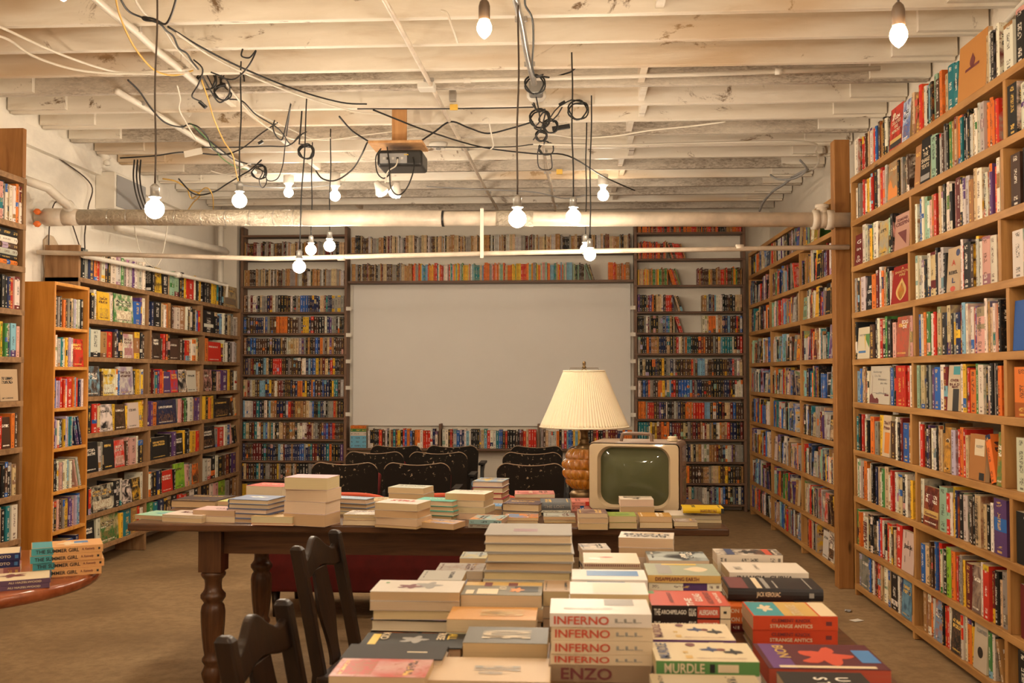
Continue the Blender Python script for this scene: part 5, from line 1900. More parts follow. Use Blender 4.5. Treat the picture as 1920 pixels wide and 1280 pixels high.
ws('pair', 'left of the television', 1072, 1116, 940, 958, [('p', .02, False, dict(desc='salmon paperback', p=.1, A=(.62, .22, .17))), ('p', .02, False, dict(desc='salmon paperback', p=.1, A=(.62, .24, .19)))], depth=.15, side='spine', a=.04)
ws('paperback', 'before the grey-spined hardback', 1019, 1079, 968, 980, [('s', .016, False, dict(desc='pale grey-green', p=.4, A=(.38, .38, .32), B=(.2, .2, .18))), ('y', .012, False)], depth=.12, side='fore', a=.03)
ws('paperback', 'partly behind the tall grey pile', 878, 940, 974, 990, [('l', .02, False, dict(desc='turquoise and orange', p=.7, A=(.25, .38, .38), B=(.6, .24, .06)))], depth=.16, side='spine', a=-.15)
ws('paperback', 'just beyond the tall grey pile', 946, 1009, 970, 982, [('o', .014, False, dict(desc='orange and blue illustrated', p=.8, A=(.55, .2, .04), B=(.1, .22, .4)))], depth=.13, side='fore', a=.02)
ws('stack', 'before the television', 1084, 1139, 962, 993, [('d', .02, False, dict(desc='dark patterned paperback', p=.6, A=(.13, .07, .06), B=(.3, .2, .16))), ('w', .022, False), ('w', .02, False)], depth=.14, side='fore', a=.03)
ws('pair', 'before the television, beside the dark patterned stack', 1142, 1194, 967, 991, [('G', .028, False, dict(desc='moss green paperback', p=.2, A=(.26, .33, .06), cover=[('THE PLANT', .6, .5, .3, .5, 'ink_green')])), ('L', .026, False, dict(desc='moss green paperback', p=.1, A=(.3, .34, .08)))], depth=.13, side='fore', a=.02)
wl = dict(p=.1, A=(.66, .56, .44), desc='plain white paperback')
ws('white stack', 'right before the television screen', 1163, 1226, 936, 974, [('w', .032, False, dict(wl, desc='white paperback with black script and a hat', cover=[('Elizabeth', .4, .5, .2, .8, 'ink_black'), ('#blot', .7, .5, .3, .3, 'ink_black')])), ('w', .03, False, wl), ('w', .03, False, wl)], depth=.13, side='fore', a=.0)
ws('pair', 'before the television, second from the right', 1199, 1260, 968, 990, [('t', .026, False, dict(desc='mustard hardback', p=.2, A=(.42, .22, .04))), ('t', .026, False, dict(desc='mustard hardback', p=.2, A=(.4, .22, .05)))], depth=.13, side='fore', a=.0)
ws('stack', 'at its right end', 1250, 1352, 966, 980, [('w', .02, False, dict(desc='flat white album', p=.2, A=(.7, .62, .52), cover=[('#blot', .6, .5, .4, .4, 'ink_navy')])), ('t', .016, False, dict(desc='tan paperback', p=.1, A=(.34, .2, .1)))], depth=.17, side='fore', a=.0)
pY = PZ(1320, 966, .80)
lying_book(Matrix.Translation((pY.x, pY.y + .06, .8075)) @ Matrix.Rotation(-.03, 4, 'Z'), .178, .11, .024, 'y', True, 'bright yellow hardback lying on the flat white album at the walnut table\'s right end', GW, A=(.7, .46, .02), p=.1, spine=[('SAGAN\'S FIRST TALE', .42, .82, .55, 'ink_maroon'), ('#', .93, 1, .9, 'ink_black')])
ws('paperback', 'lying before the flat white album', 1264, 1308, 978, 991, [('s', .02, False, dict(desc='small silvery brown', p=.7, A=(.25, .17, .12), B=(.5, .46, .42)))], depth=.11, side='fore', a=-.02)

# ---- round table
sg = dict(p=.1, A=(.68, .36, .14), desc='orange SUMMER GIRL paperback', spine=[('#', 0, .3, .98, 'ink_teal'), ('THE SUMMER GIRL', .06, .66, .5, 'ink_black'), ('A. Kennedy', .7, .88, .4, 'ink_maroon'), ('#', .93, .96, .3, 'ink_black')])
fstack('stack', 'on the round table', 60, 193, 1024, [('o', .03, False, dict(sg, cover=[('#', .5, .85, .95, .28, 'ink_teal'), ('#blot', .5, .45, .6, .4, 'ink_cream'), ('#', .6, .3, .3, .2, 'ink_blue')]))] + [('o', .03, False, sg)] * 3, D=3.2, depth=.135, side='spine', a=.5, sl=.9, group='summer paperbacks on the round table', ragged=2)
ah = dict(p=.1, A=(.13, .07, .12), desc='purple-spined paperback', spine=[('ALI HAZELWOOD', .45, .88, .4, 'ink_cream'), ('#', .05, .3, .7, 'ink_maroon')])
fstack('near stack', 'on the round table', -52, 97, 1088, [('u', .022, False, dict(ah, p=.2, cover=[('#', .5, .5, .97, .97, 'ink_cream'), ('#blot', .6, .5, .5, .4, 'ink_maroon')])), ('u', .022, False, ah)], D=2.98, depth=.135, side='spine', a=.48, sl=.85, group='summer paperbacks on the round table')
js = dict(p=.1, A=(.035, .035, .11), desc='navy-spined romance', spine=[('JULIE SOTO', .5, .86, .5, 'ink_cream'), ('#', .92, .97, .5, 'ink_blue')])
fstack('navy stack', 'on the round table', -95, 40, 1040, [('n', .028, False, dict(js, p=.2, cover=[('#', .5, .5, .97, .97, 'ink_cream'), ('#blot', .5, .5, .6, .4, 'ink_maroon')])), ('n', .028, False, js), ('p', .03, False)], D=3.17, depth=.13, side='spine', a=.5, sl=.85, group='summer paperbacks on the round table')

# ---- lettering on some shelved books
def face_text(b):
    t, d, h, k = b['t'], b['d'], b['h'], b['title']
    rt, x = b['root'], t / 2
    R_, U_ = (0, 1, 0), (0, 0, 1)
    T_ = lambda s, cu, cv, w, hh, mat: lettering(rt, s, w * d, hh * h, V((x, cu * d, cv * h)), R_, U_, mat)
    P_ = lambda cu, cv, w, hh, mat, shape='': patch(rt, 'cover_picture', V((x + .0004, cu * d, cv * h)), V(R_), V(U_), w * d, hh * h, mat, shape)
    if k == 'dusk':
        P_(.3, .82, .24, .1, 'ink_cream', 'o'); P_(.5, .2, .9, .1, 'ink_gold'); P_(.5, .1, .9, .12, 'ink_black')
        T_('DELAYED\nFIRE\nMEMORY', .5, .52, .7, .28, 'ink_cream')
    elif k == 'emblem':
        P_(.5, .62, .22, .26, 'ink_maroon', 'flame'); P_(.5, .5, .5, .05, 'ink_maroon')
    elif k == 'ANG':
        T_('ANG', .5, .8, .6, .07, 'ink_cream'); P_(.5, .3, .9, .5, 'ink_orange', 'hill')
    elif k == 'SHAKE':
        for q in (.2, .5, .8):
            P_(q, .74, .2, .07, 'ink_cream', 'tri')
        T_('THE\nSHAKE\nTEXTS', .5, .5, .8, .36, 'ink_cream'); P_(.5, .12, .9, .12, 'ink_grey')
    elif k == 'GIN':
        T_('G', .5, .75, .5, .12, 'ink_white'); T_('in', .5, .52, .5, .09, 'ink_white'); T_('D\nCO', .5, .2, .5, .2, 'ink_white')
    elif k == 'CRISP':
        T_('EDMUND', .5, .84, .7, .08, 'ink_maroon'); T_('CRISPIN', .5, .72, .85, .11, 'ink_maroon'); P_(.5, .3, .6, .4, 'ink_maroon', 'tri')
    elif k == 'MIGRU':
        T_('MI\nGRU', .5, .6, .7, .24, 'ink_white'); P_(.5, .2, .6, .2, 'ink_grey', 'blot')
    elif k == 'FLAME':
        T_('A\nSHADOW\nFIRE', .5, .83, .8, .24, 'ink_gold'); P_(.5, .36, .62, .6, 'ink_gold', 'flame'); P_(.5, .32, .4, .44, 'ink_orange', 'flame'); P_(.5, .28, .22, .3, 'ink_yellow', 'flame')
    elif k == 'REBEL':
        P_(.8, .86, .3, .16, 'ink_navy', 'o'); T_('A', .5, .65, .3, .13, 'ink_red'); T_('REBEL', .5, .43, .7, .08, 'ink_black'); T_('L', .55, .25, .25, .12, 'ink_navy'); P_(.5, .06, .4, .12, 'ink_red', 'o')
    elif k == 'corner':
        P_(.72, .55, .5, .45, 'ink_green', 'tri'); P_(.6, .5, .12, .5, 'ink_yellow', 'tri'); P_(.4, .22, .6, .07, 'ink_blue'); T_('NOTES', .4, .75, .5, .06, 'ink_grey')
    elif k == 'EDG':
        T_('EDG\nDE', .65, .8, .5, .2, 'ink_white')
    elif k == 'MIN':
        T_('M', .65, .85, .5, .14, 'ink_white'); T_('IN', .6, .2, .6, .12, 'ink_yellow')
    elif k == 'KICKING':
        T_('Anthony', .35, .84, .45, .06, 'ink_grey'); T_('De Sa', .38, .74, .3, .055, 'ink_grey'); T_('Kicking', .62, .64, .4, .07, 'ink_grey'); T_('the sky', .7, .54, .35, .06, 'ink_grey')
        P_(.24, .14, .46, .26, 'ink_maroon', 'hill'); P_(.55, .28, .8, .06, 'ink_grey', 'blot'); P_(.12, .5, .012, .5, 'ink_maroon'); P_(.7, .34, .012, .2, 'ink_maroon'); P_(.85, .26, .2, .08, 'ink_maroon', 'hill')
    elif k == 'OVER':
        P_(.7, .88, .55, .18, 'ink_teal'); P_(.7, .24, .5, .48, 'ink_black'); T_('OVER\nIN A D', .55, .62, .8, .15, 'ink_maroon'); T_('MAVIS', .6, .52, .5, .05, 'ink_maroon')
    elif k == 'PRINCE':
        T_('The V\nPrince', .5, .76, .75, .2, 'ink_maroon'); P_(.6, .34, .6, .5, 'ink_orange')
    elif k == 'label':
        P_(.62, .72, .6, .36, 'ink_cream'); P_(.8, .1, .3, .16, 'ink_black'); T_('KEEP', .62, .74, .4, .06, 'ink_grey')
    elif k == 'GENTLEMEN':
        P_(.5, .32, .98, .17, 'ink_gold'); T_('Gentlemen', .5, .3, .8, .08, 'ink_maroon'); P_(.45, .7, .4, .4, 'ink_maroon', 'blot')
    elif k == 'JACK':
        for i in range(4):
            P_(.25 + .2 * (i % 3), .9 - .2 * i, .03, .16, 'ink_black')
        T_('Jack', .5, .62, .7, .14, 'ink_black')
    elif k == 'GUMTREE':
        T_('GUMTREE', .55, .86, .8, .09, 'ink_grey'); P_(.5, .4, .4, .24, 'ink_black', 'o')
    elif '\n' in k or k == 'KAFKA':
        T_(k, .5, .72, .8, .3, 'ink_red' if k.startswith('THE') else 'ink_white')
        P_(.5, .25, .7, .3, 'ink_gold' if k[0] in 'MK' else 'ink_grey', 'blot')
    elif k in ('R', 'HARVEY', 'JOURNEY', 'BBEW'):
        txt, mat = {'R': ('R', 'ink_red'), 'HARVEY': ('KENNETH J. HARVEY', 'ink_black'), 'JOURNEY': ('ERICK M. SQUEEZE', 'ink_black'), 'BBEW': ('BBEW', 'ink_maroon')}[k]
        lettering(rt, txt, .7 * h, .6 * t, V((0, -.0025, .5 * h)), (0, 0, -1), (1, 0, 0), mat)


for b in CHOSEN:
    if b['title']:
        face_text(b)
# ---------------------------------------------------------------- cables and pipes
def cable(name, label, pts, r, mat, cat='cable', group=None, n=6, sides=6, parent=None, raw=False):
    mb = MB()
    mb.tube(pts if raw else smooth_pts(pts, n), r, sides)
    o = mb.build(name, mat, parent)
    if parent is None:
        tag(o, label, cat, group)
    return o


def Zs(seq):
    """(u, v, z) or ('D', u, v, D) pixel anchors -> points of the place."""
    return [PD(*q[1:]) if q[0] == 'D' else PZ(*q[:2], min(q[2], ZJ - .014)) for q in seq]


ZK = ZJ - .02
# the big wrapped pipe across the room
PY = 6.69
zl, zr = PD(140, 408, PY).z, PD(1545, 412, PY).z
pz = lambda x: zl + (zr - zl) * (x + 3.2) / 4.9
bp = thing('drain_pipe', 'fat cream pipe with foil-wrapped stretches crossing the room above the bookcases', 'pipe', (0, PY, 0))


def pipe_seg(name, xa, xb, r, mat, n=28):
    mb = MB()
    mb.tube([(xa, 0, pz(xa)), (xb, 0, pz(xb))], r, n)
    return mb.build(name, mat, bp)


ux = lambda u: PD(u, 410, PY).x
pipe_seg('pipe_run', XL + .02, 2.09, .049, 'pipe_paint')
pipe_seg('foil_wrap', ux(150), ux(570), .055, 'foil_wrap')
pipe_seg('foil_wrap', ux(931), ux(1000), .054, 'foil_wrap')
pipe_seg('paper_wrap', ux(570), ux(830), .0545, 'pipe_paint')
pipe_seg('strap_band', ux(829), ux(833), .0555, 'black_plastic')
for u in (205, 240, 280, 330, 380, 425, 470, 515, 552):
    pipe_seg('wire_tie', ux(u), ux(u) + .004, .0565, 'galvanised')
for a, b, r in ((85, 120, .062), (120, 148, .058), (1522, 1534, .066), (1548, 1562, .066), (1534, 1548, .056)):
    pipe_seg('coupling', ux(a), ux(b), r, 'pipe_paint')
mb = MB()
xj = ux(1541)
mb.tube([(xj, 0, pz(xj) + .03), (xj, 0, pz(xj) + .085)], .035, 16)
mb.tube([(xj, 0, pz(xj) + .08), (xj, 0, pz(xj) + .1)], .045, 16)
mb.build('cleanout_stub', 'pipe_paint', bp)
mb = MB()
xh = ux(905)
mb.box2((xh - .012, -.06, 2.2), (xh + .012, -.057, pz(xh) + .06))
mb.build('perforated_hanger', 'white_paint', bp)
for z in (.0, .085):
    mb = MB()
    mb.lathe([(.012, -.02), (.028, 0), (.012, .02)], 10, Matrix.Translation((ux(80), -.07, pz(-3.4) + .03 - z)))
    mb.build('orange_ribbon', 'orange_tape', bp)

# white waste pipe with elbows running down the left wall into it
wp = [V((-3.69, 6.16, 2.71)), V((-3.6, 6.165, 2.71)), PD(90, 352, 6.24), PD(128, 386, 6.52), V((ux(133), PY - .03, pz(-3.2) + .09)), V((ux(136), PY, pz(-3.2) + .062))]
wo = thing('waste_pipe', 'white elbowed pipe dropping from the left wall into the fat pipe', 'pipe')
mb = MB()
mb.tube(wp, .03, 14)
mb.build('pipe_run', 'white_paint', wo)
for a, b in ((wp[1], wp[2]), (wp[3], wp[4])):
    mb = MB()
    d = (b - a).normalized()
    mb.tube([a - d * .02, a + d * .05], .038, 14)
    mb.build('coupling', 'white_paint', wo)
# thin water pipe across the room and the branch over the left bookcase
tp = thing('water_pipe', 'thin cream water pipe crossing the room just below the fat pipe', 'pipe')
ends = [PD(70, 473, 6.66), PD(500, 485, 6.66), PD(1100, 471, 6.66), PD(1592, 463, 6.652)]
mb = MB()
mb.tube(ends, .0165, 12)
mb.build('pipe_run', 'pipe_paint', tp)
for u, v in ((1387, 464), (640, 483)):
    mb = MB()
    p = PD(u, v, 6.66)
    mb.tube([p - V((.025, 0, 0)), p + V((.025, 0, 0))], .0215, 12)
    mb.build('union', 'pipe_paint', tp)
bq = thing('branch_pipe', 'thin white pipe slanting over the long left bookcase to the corner', 'pipe')
a, b = PD(155, 479, 6.7), PD(425, 534, 9.58)
mb = MB()
mb.tube([a + (b - a) * k / 6 for k in range(7)] + [b + V((.0, 0, -.12))], .017, 10)
mb.build('pipe_run', 'white_paint', bq)
mb = MB()
c = a + (b - a) * .58
d = (b - a).normalized()
mb.tube([c - d * .04, c + d * .04], .025, 10)
mb.build('union', 'white_paint', bq)
a, b = PD(220, 424, 7.5), PD(420, 470, 9.95)
wq = thing('sloping_pipe', 'white pipe sloping along the left wall under the fat pipe', 'pipe')
mb = MB()
mb.tube([a, b, b + V((0, .06, -.0)), b + V((-.06, .06, -.05))], .036, 14)
mb.build('pipe_run', 'white_paint', wq)
mb = MB()
mb.tube([b + V((-.07, .1, -.1)), V((b.x - .07, b.y + .1, 3.1))], .03, 12)
mb.tube([b + V((-.07, .1, -.1)), V((b.x - .07, b.y + .1, 2.15))], .03, 12)
mb.build('riser', 'white_paint', wq)

# conduits along the joists
def conduit(label, a, b, r=.014, mat='galvanised', sag=0.0):
    t = thing('conduit', label, 'conduit')
    for q in (a, b):
        q.z = min(q.z, ZJ - .007 - 1.1 * r)
    mb = MB()
    pts = [a + (b - a) * k / 8 + V((rng.uniform(-.006, .006), 0, -sag * math.sin(PI * k / 8))) for k in range(9)]
    mb.tube(pts, r, 8)
    mb.build('tube_run', mat, t)
    for k in (1, 3, 5, 7):
        mb = MB()
        p = pts[k]
        mb.box((p.x, p.y, p.z + r * .4), (.06, .02, r * 1.4))
        bevel(mb.build('clip', 'galvanised', t), .003)
    return t


conduit('painted conduit running under the joists above the projector', V((-.86, 3.0, ZK)), PD(932, 390, 10.2), .014, 'pipe_paint')
conduit('shiny conduit running under the joists right of the projector', V((-.27, 3.0, ZK)), PD(1000, 145, 5.78), .018, 'galvanised')
conduit('grey conduit continuing past the tangle of wires to the end wall', PD(1015, 250, 7.2), PD(1042, 398, 10.3), .013, 'pipe_paint')
conduit('fat white conduit on the upper left carrying a bundle of cables', V((-2.1, 3.2, ZK - .01)), PD(375, 136, 5.72), .02, 'white_paint')
conduit('white conduit slanting away on the upper left towards the pendant bulbs', PD(218, 142, 5.78), PD(478, 308, 8.2), .02, 'white_paint')
sp = thing('sprinkler_pipe', 'slim white pipe clipped crosswise under the joists', 'pipe')
mb = MB()
mb.tube([PD(430, 158, 5.78), PD(800, 152, 5.78), PD(1280, 140, 5.8), PD(1650, 128, 5.8)], .014, 10)
mb.build('pipe_run', 'white_paint', sp)
for u, v in ((876, 150), (1460, 134)):
    mb = MB()
    p = PD(u, v, 5.785)
    mb.tube([p - V((.02, 0, 0)), p + V((.02, 0, 0))], .019, 10)
    mb.build('union', 'white_paint', sp)

W = 'black_wire'
CB = 'black cables under the ceiling'
cable('yellow_cord', 'yellow cord drooping from the top edge to the white conduit', Zs([(214, -40, 3.1), (222, 20, 3.08), (250, 85, 3.04), (288, 130, 3.02), (325, 141, 3.05), (362, 132, 3.1)]), .005, 'yellow_wire')
cable('white_cable', 'upper of two white cables sweeping in from the left', Zs([(-30, 40, 3.12), (10, 55, 3.12), (90, 92, 3.08), (170, 122, 3.08), (230, 136, 3.08), (300, 133, 3.1), (362, 130, 3.12)]), .007, 'white_wire')
cable('white_cable', 'lower of two white cables sweeping in from the left', Zs([(-30, 60, 3.1), (15, 74, 3.1), (60, 104, 3.05), (130, 128, 3.02), (200, 137, 3.02), (280, 138, 3.04), (355, 136, 3.05)]), .007, 'white_wire')
cable('black_cable', 'black cable wound around the fat white conduit', Zs([(222, -10, 3.1), (240, 20, 3.1), (270, 34, 3.1), (300, 45, 3.09), (312, 58, 3.08), (325, 68, 3.09), (335, 90, 3.08), (350, 100, 3.08), (360, 115, 3.08), (372, 130, 3.08)]), .005, W, group=CB)
cable('black_cable', 'black cable looping down from the top edge beside the pendant cord', Zs([(332, -10, 3.1), (322, 25, 3.08), (310, 45, 3.06), (290, 36, 3.08), (268, 32, 3.1), (272, 38, 3.09), (295, 40, 3.09)]), .005, W, group=CB)
cable('black_cable', 'long straight black cable slanting from the white conduit to the projector plank', Zs([(315, 50, 3.12), (380, 90, 3.12), (460, 130, 3.12), (560, 170, 3.12), (640, 192, 3.12), (688, 195, 3.12)]), .0055, W, group=CB)
cable('black_cable', 'black cable running on from the projector plank towards the far joists', Zs([(700, 206, 3.06), (740, 222, 3.06), (800, 245, 3.07), (900, 275, 3.1), (1000, 288, 3.06), (1065, 292, 3.07), (1130, 330, 3.1), (1190, 357, 3.12)]), .006, W, group=CB)
cable('black_cable', 'black lead sagging from the projector to the tangle on the right', Zs([(787, 266, 3.0), (815, 247, 3.06), (845, 228, 3.12), (880, 240, 3.06), (915, 250, 3.05), (960, 240, 3.06), (1000, 228, 3.1)]), .006, W, group=CB)
cable('black_cable', 'black lead looping from the ceiling hook down to the projector on its left', Zs([(636, 218, 3.1), (660, 245, 3.04), (692, 266, 2.99), (688, 268, 2.98), (678, 290, 2.92), (660, 318, 2.9), (630, 338, 2.9), (605, 335, 2.93), (592, 320, 3.0)]), .006, W, group=CB)
cable('black_cable', 'black cable wrapped along the second white conduit', Zs([(240, 150, 3.11), (262, 172, 3.09), (285, 205, 3.06), (310, 230, 3.05), (340, 238, 3.07), (358, 232, 3.1), (375, 250, 3.08), (398, 268, 3.06), (420, 285, 3.06), (440, 300, 3.08), (470, 308, 3.1)]), .0055, W, group=CB)
cable('black_cable', 'horizontal black cable between the bulb sockets on the left', Zs([(378, 276, 3.0), (440, 276, 3.02), (500, 274, 3.03), (540, 273, 3.05), (566, 252, 3.1)]), .0045, W, group=CB)
cable('black_cable', 'drooping black cable from the conduit tangle to the coil', Zs([(430, 186, 3.12), (455, 190, 3.12), (480, 215, 3.08), (515, 236, 3.06), (530, 250, 3.04), (545, 270, 3.0), (560, 255, 3.06), (575, 247, 3.1)]), .0045, W, group=CB)
cable('black_cable', 'black cable running low along the joists above the wall box', Zs([(225, 296, 2.98), (290, 292, 3.0), (345, 285, 3.04), (410, 290, 3.06), (450, 280, 3.08), (490, 250, 3.1), (520, 230, 3.12)]), .005, W, group=CB)
cable('black_cable', 'twisted black cord drooping behind the left pendant bulbs', Zs([(335, 335, 2.98), (365, 364, 2.9), (400, 360, 2.92), (425, 345, 3.0), (450, 330, 3.02), (470, 318, 3.06), (490, 300, 3.1)]), .006, W, group=CB)
cable('yellow_cord', 'yellow cord hanging from the tangle beside the second pendant', Zs([(378, 150, 3.1), (390, 185, 3.06), (402, 225, 3.02), (420, 265, 3.0), (436, 290, 3.0), (442, 320, 2.95), (448, 345, 2.9)]), .005, 'yellow_wire')
cable('yellow_cord', 'bunched yellow cord behind the large left pendant bulb', Zs([(305, 335, 3.0), (330, 340, 2.98), (355, 355, 2.95), (375, 365, 2.9), (362, 380, 2.88), (352, 395, 2.86)]), .006, 'yellow_wire')
cable('white_cable', 'thin white cable along the joists above the projector', Zs([(425, 160, 3.12), (470, 205, 3.12), (540, 240, 3.12), (600, 262, 3.12), (690, 252, 3.12), (790, 240, 3.12)]), .005, 'white_wire')
cable('white_cable', 'pale cable sagging across the joists on the right of the tangle', Zs([(1030, 250, 3.12), (1080, 258, 3.1), (1150, 255, 3.1), (1220, 244, 3.12), (1300, 236, 3.12), (1360, 228, 3.12)]), .006, 'white_wire')
cable('white_cable', 'pale cable running along the far joists to the right wall', Zs([(1000, 270, 3.07), (1150, 272, 3.08), (1300, 268, 3.12), (1510, 266, 3.12), (1530, 285, 3.1), (1535, 305, 3.05), (1520, 320, 3.05), (1500, 325, 3.05)]), .008, 'white_wire')
cable('white_cable', 'fat pale cable curving along the top of the right wall', [V((2.11, 4.3, 3.19)), V((2.11, 4.8, 3.13)), V((2.11, 5.3, 3.08)), V((2.11, 5.75, 3.06)), V((2.11, 6.2, 3.02)), V((2.11, 6.9, 3.04)), V((2.11, 7.3, 3.08))], .014, 'white_wire')
cable('grey_cable', 'tangled grey wires drooping along the far right ceiling corner', Zs([(1515, 318, 3.05), (1490, 330, 3.04), (1470, 345, 3.02), (1450, 358, 3.02), (1432, 378, 3.0), (1424, 395, 2.95)]), .012, 'grey_plastic')
cable('grey_cable', 'second loop of grey wire in the far right ceiling corner', Zs([(1445, 328, 3.1), (1460, 336, 3.02), (1490, 334, 3.0), (1512, 318, 3.04), (1500, 300, 3.1)]), .009, 'grey_plastic')
cable('wall_wire', 'thin wire looping down the peeling left wall', [V((-3.68, 6.35, 3.05)), V((-3.68, 7.0, 2.98)), V((-3.66, 7.42, 2.88)), V((-3.67, 7.4, 2.7)), V((-3.67, 7.35, 2.48)), V((-3.67, 7.35, 2.3)), V((-3.67, 7.1, 2.6)), V((-3.67, 6.92, 2.66)), V((-3.67, 6.84, 2.5)), V((-3.67, 6.83, 2.3))], .005, 'brown_wire')
cable('hanging_loop', 'white cord hanging in a long loop over the left bookcase', [PD(252, 425, 7.6), PD(262, 470, 7.6), PD(280, 496, 7.6), PD(295, 498, 7.6), PD(305, 475, 7.6), PD(315, 420, 7.6)], .004, 'white_wire')
for i, du in enumerate((0, 6, 12)):
    cable('black_cable', ('first', 'second', 'third')[i] + ' of three black wires hanging by the grey wall box', Zs([(252 + du, 300, 2.98), (250 + du, 330, 2.9), (254 + du, 360, 2.82), (262 + du, 385, 2.78), (268 + du, 398, 2.75)]), .006, W, group='black wires by the wall box')

for nm, lb, seq, r, mt in (
        ('white_cable', 'white cable running beside the fat white conduit, upper left', [(248, -12, 3.12), (268, 22, 3.1), (300, 45, 3.1), (330, 88, 3.09), (368, 128, 3.1)], .006, 'white_wire'),
        ('white_cable', 'pale cable slanting alongside the long straight black cable', [(330, 62, 3.11), (400, 108, 3.11), (470, 142, 3.11), (560, 178, 3.11), (660, 208, 3.11), (720, 214, 3.12)], .006, 'white_wire'),
        ('white_cable', 'white cable slanting from the left tangle towards the coil', [(425, 158, 3.12), (450, 190, 3.1), (480, 222, 3.1), (520, 250, 3.08), (560, 262, 3.08), (620, 258, 3.1)], .006, 'white_wire'),
        ('white_cable', 'short white lead dangling between the two left conduits', [(332, 160, 3.1), (338, 185, 3.05), (336, 205, 3.0), (350, 232, 2.98), (368, 262, 2.94)], .005, 'white_wire'),
        ('white_cable', 'white cable drooping from the hanger towards the second pendant', [(395, 320, 3.02), (420, 326, 3.0), (445, 318, 3.0), (470, 305, 3.06)], .005, 'white_wire'),
        ('white_cable', 'frayed white lead hanging under the joist above the projector', [(828, 20, 3.1), (838, 24, 3.06), (846, 45, 3.02), (858, 80, 2.98)], .005, 'white_wire'),
        ('white_cable', 'white lead dangling beside the painted conduit', [(905, 225, 3.11), (915, 222, 3.06), (920, 245, 3.03), (925, 272, 3.0), (920, 280, 3.0)], .005, 'white_wire'),
        ('black_cable', 'thin dark cable stretched along the joist from the plank to the tangle', [(670, 204, 3.11), (800, 204, 3.1), (900, 203, 3.1), (1000, 201, 3.1)], .004, W),
        ('black_cable', 'dark cable along the far joist from the detector to the tangle', [(795, 275, 3.1), (880, 276, 3.1), (960, 275, 3.1), (1010, 270, 3.09), (1100, 270, 3.1)], .004, W),
        ('black_cable', 'black cord winding down the shiny conduit', [(985, -10, 3.08), (985, 10, 3.07), (998, 35, 3.06), (1000, 80, 3.06), (998, 120, 3.06), (1003, 142, 3.06), (1018, 140, 3.04)], .005, W),
        ('black_cable', 'dark cord curling round the white conduit towards the second pendant', [(355, 232, 3.09), (372, 238, 3.05), (388, 255, 3.03), (396, 275, 3.0), (408, 285, 3.02), (425, 290, 3.05), (440, 285, 3.08)], .005, W),
        ('black_cable', 'dark cord drooping over the cool bulb', [(478, 310, 3.04), (492, 322, 2.98), (486, 338, 2.94), (492, 352, 2.92), (500, 340, 2.96), (495, 318, 3.02)], .004, W),
        ('black_cable', 'black cord hanging in a loop from a joist hook above the left pendant', [(515, 225, 3.11), (512, 240, 3.06), (518, 255, 3.02), (528, 262, 3.02), (534, 245, 3.06), (545, 196, 3.12)], .005, W),
        ('green_wire', 'dark green wire trailing down the white conduit', [(358, 232, 3.08), (380, 252, 3.06), (400, 275, 3.04), (415, 295, 3.02), (440, 312, 3.02), (465, 318, 3.04)], .004, 'ink_green'),
        ('yellow_cord', 'yellow cord hanging beside the bunched yellow cord', [(352, 355, 2.96), (360, 372, 2.9), (385, 352, 2.95), (398, 365, 2.9), (400, 392, 2.86)], .005, 'yellow_wire'),
        ('hanging_cable', 'thin grey cable sagging across the far joists beyond the projector', [(800, 350, 3.1), (900, 355, 3.08), (1000, 360, 3.07), (1060, 372, 3.07), (1100, 365, 3.1)], .006, 'grey_plastic'),
        ('hanging_cable', 'thin grey cable slanting to the far left joists', [(440, 345, 3.1), (480, 350, 3.08), (560, 352, 3.08), (640, 345, 3.1)], .005, 'grey_plastic')):
    cable(nm, lb, Zs(seq), r, mt)
# coils
def coil(name, label, u, v, D, r, turns, mat, wr=.005, lead=None):
    c = PD(u, v, D)
    pts = []
    n = int(26 * turns)
    for i in range(n + 1):
        a = 2 * PI * i / 26 + 1.2
        k = 1 + .12 * math.sin(i * .37) + .05 * math.sin(i * 1.1)
        pts.append(c + V((r * k * math.cos(a), .012 * math.sin(i * .5) + .004 * (i / 26), r * k * math.sin(a) * (.95 + .1 * math.sin(i * .13)))))
    if lead:
        pts = [PD(*q) for q in lead] + pts
    mb = MB()
    mb.tube(pts, wr, 6)
    o = mb.build(name, mat)
    return tag(o, label, 'cable coil')


coil('hanging_coil', 'coil of black cable hanging from the ceiling left of the projector', 574, 284, 6.42, .048, 3.2, W, .006, lead=[(567, 195, 6.4), (564, 235, 6.42), (561, 270, 6.42)])
coil('hanging_coil', 'coil of black cable with an inline switch on the right of the tangle', 1084, 206, 6.3, .06, 4.2, W, .0045, lead=[(1028, 226, 6.3), (1040, 208, 6.3), (1052, 196, 6.3), (1072, 187, 6.3)])
coil('hanging_coil', 'large loose loop of black cable around the grey box above the tangle', 1003, 158, 5.7, .055, 2.3, W, .005, lead=[(1092, 117, 5.75), (1070, 135, 5.8), (1035, 146, 5.8)])
coil('hanging_coil', 'small tight coil of black cable at the heart of the tangle', 1015, 254, 6.5, .035, 5.0, W, .005)
coil('hanging_coil', 'loose black loops hanging under the white conduit on the left', 418, 172, 5.9, .05, 2.0, W, .005, lead=[(372, 112, 5.8), (385, 135, 5.85), (400, 165, 5.9)])
coil('hanging_coil', 'loose loop of black cable below the tangle', 1024, 278, 7.3, .05, 1.5, W, .005)
coil('hanging_coil', 'black loops bunched against the fat white conduit, upper left', 388, 150, 5.75, .055, 2.4, W, .005, lead=[(330, 60, 5.4), (350, 95, 5.5), (366, 120, 5.65)])
coil('hanging_coil', 'open black loop dangling to the right of the bunched loops', 436, 150, 5.95, .07, 1.4, W, .005, lead=[(375, 118, 5.8), (400, 128, 5.9)])
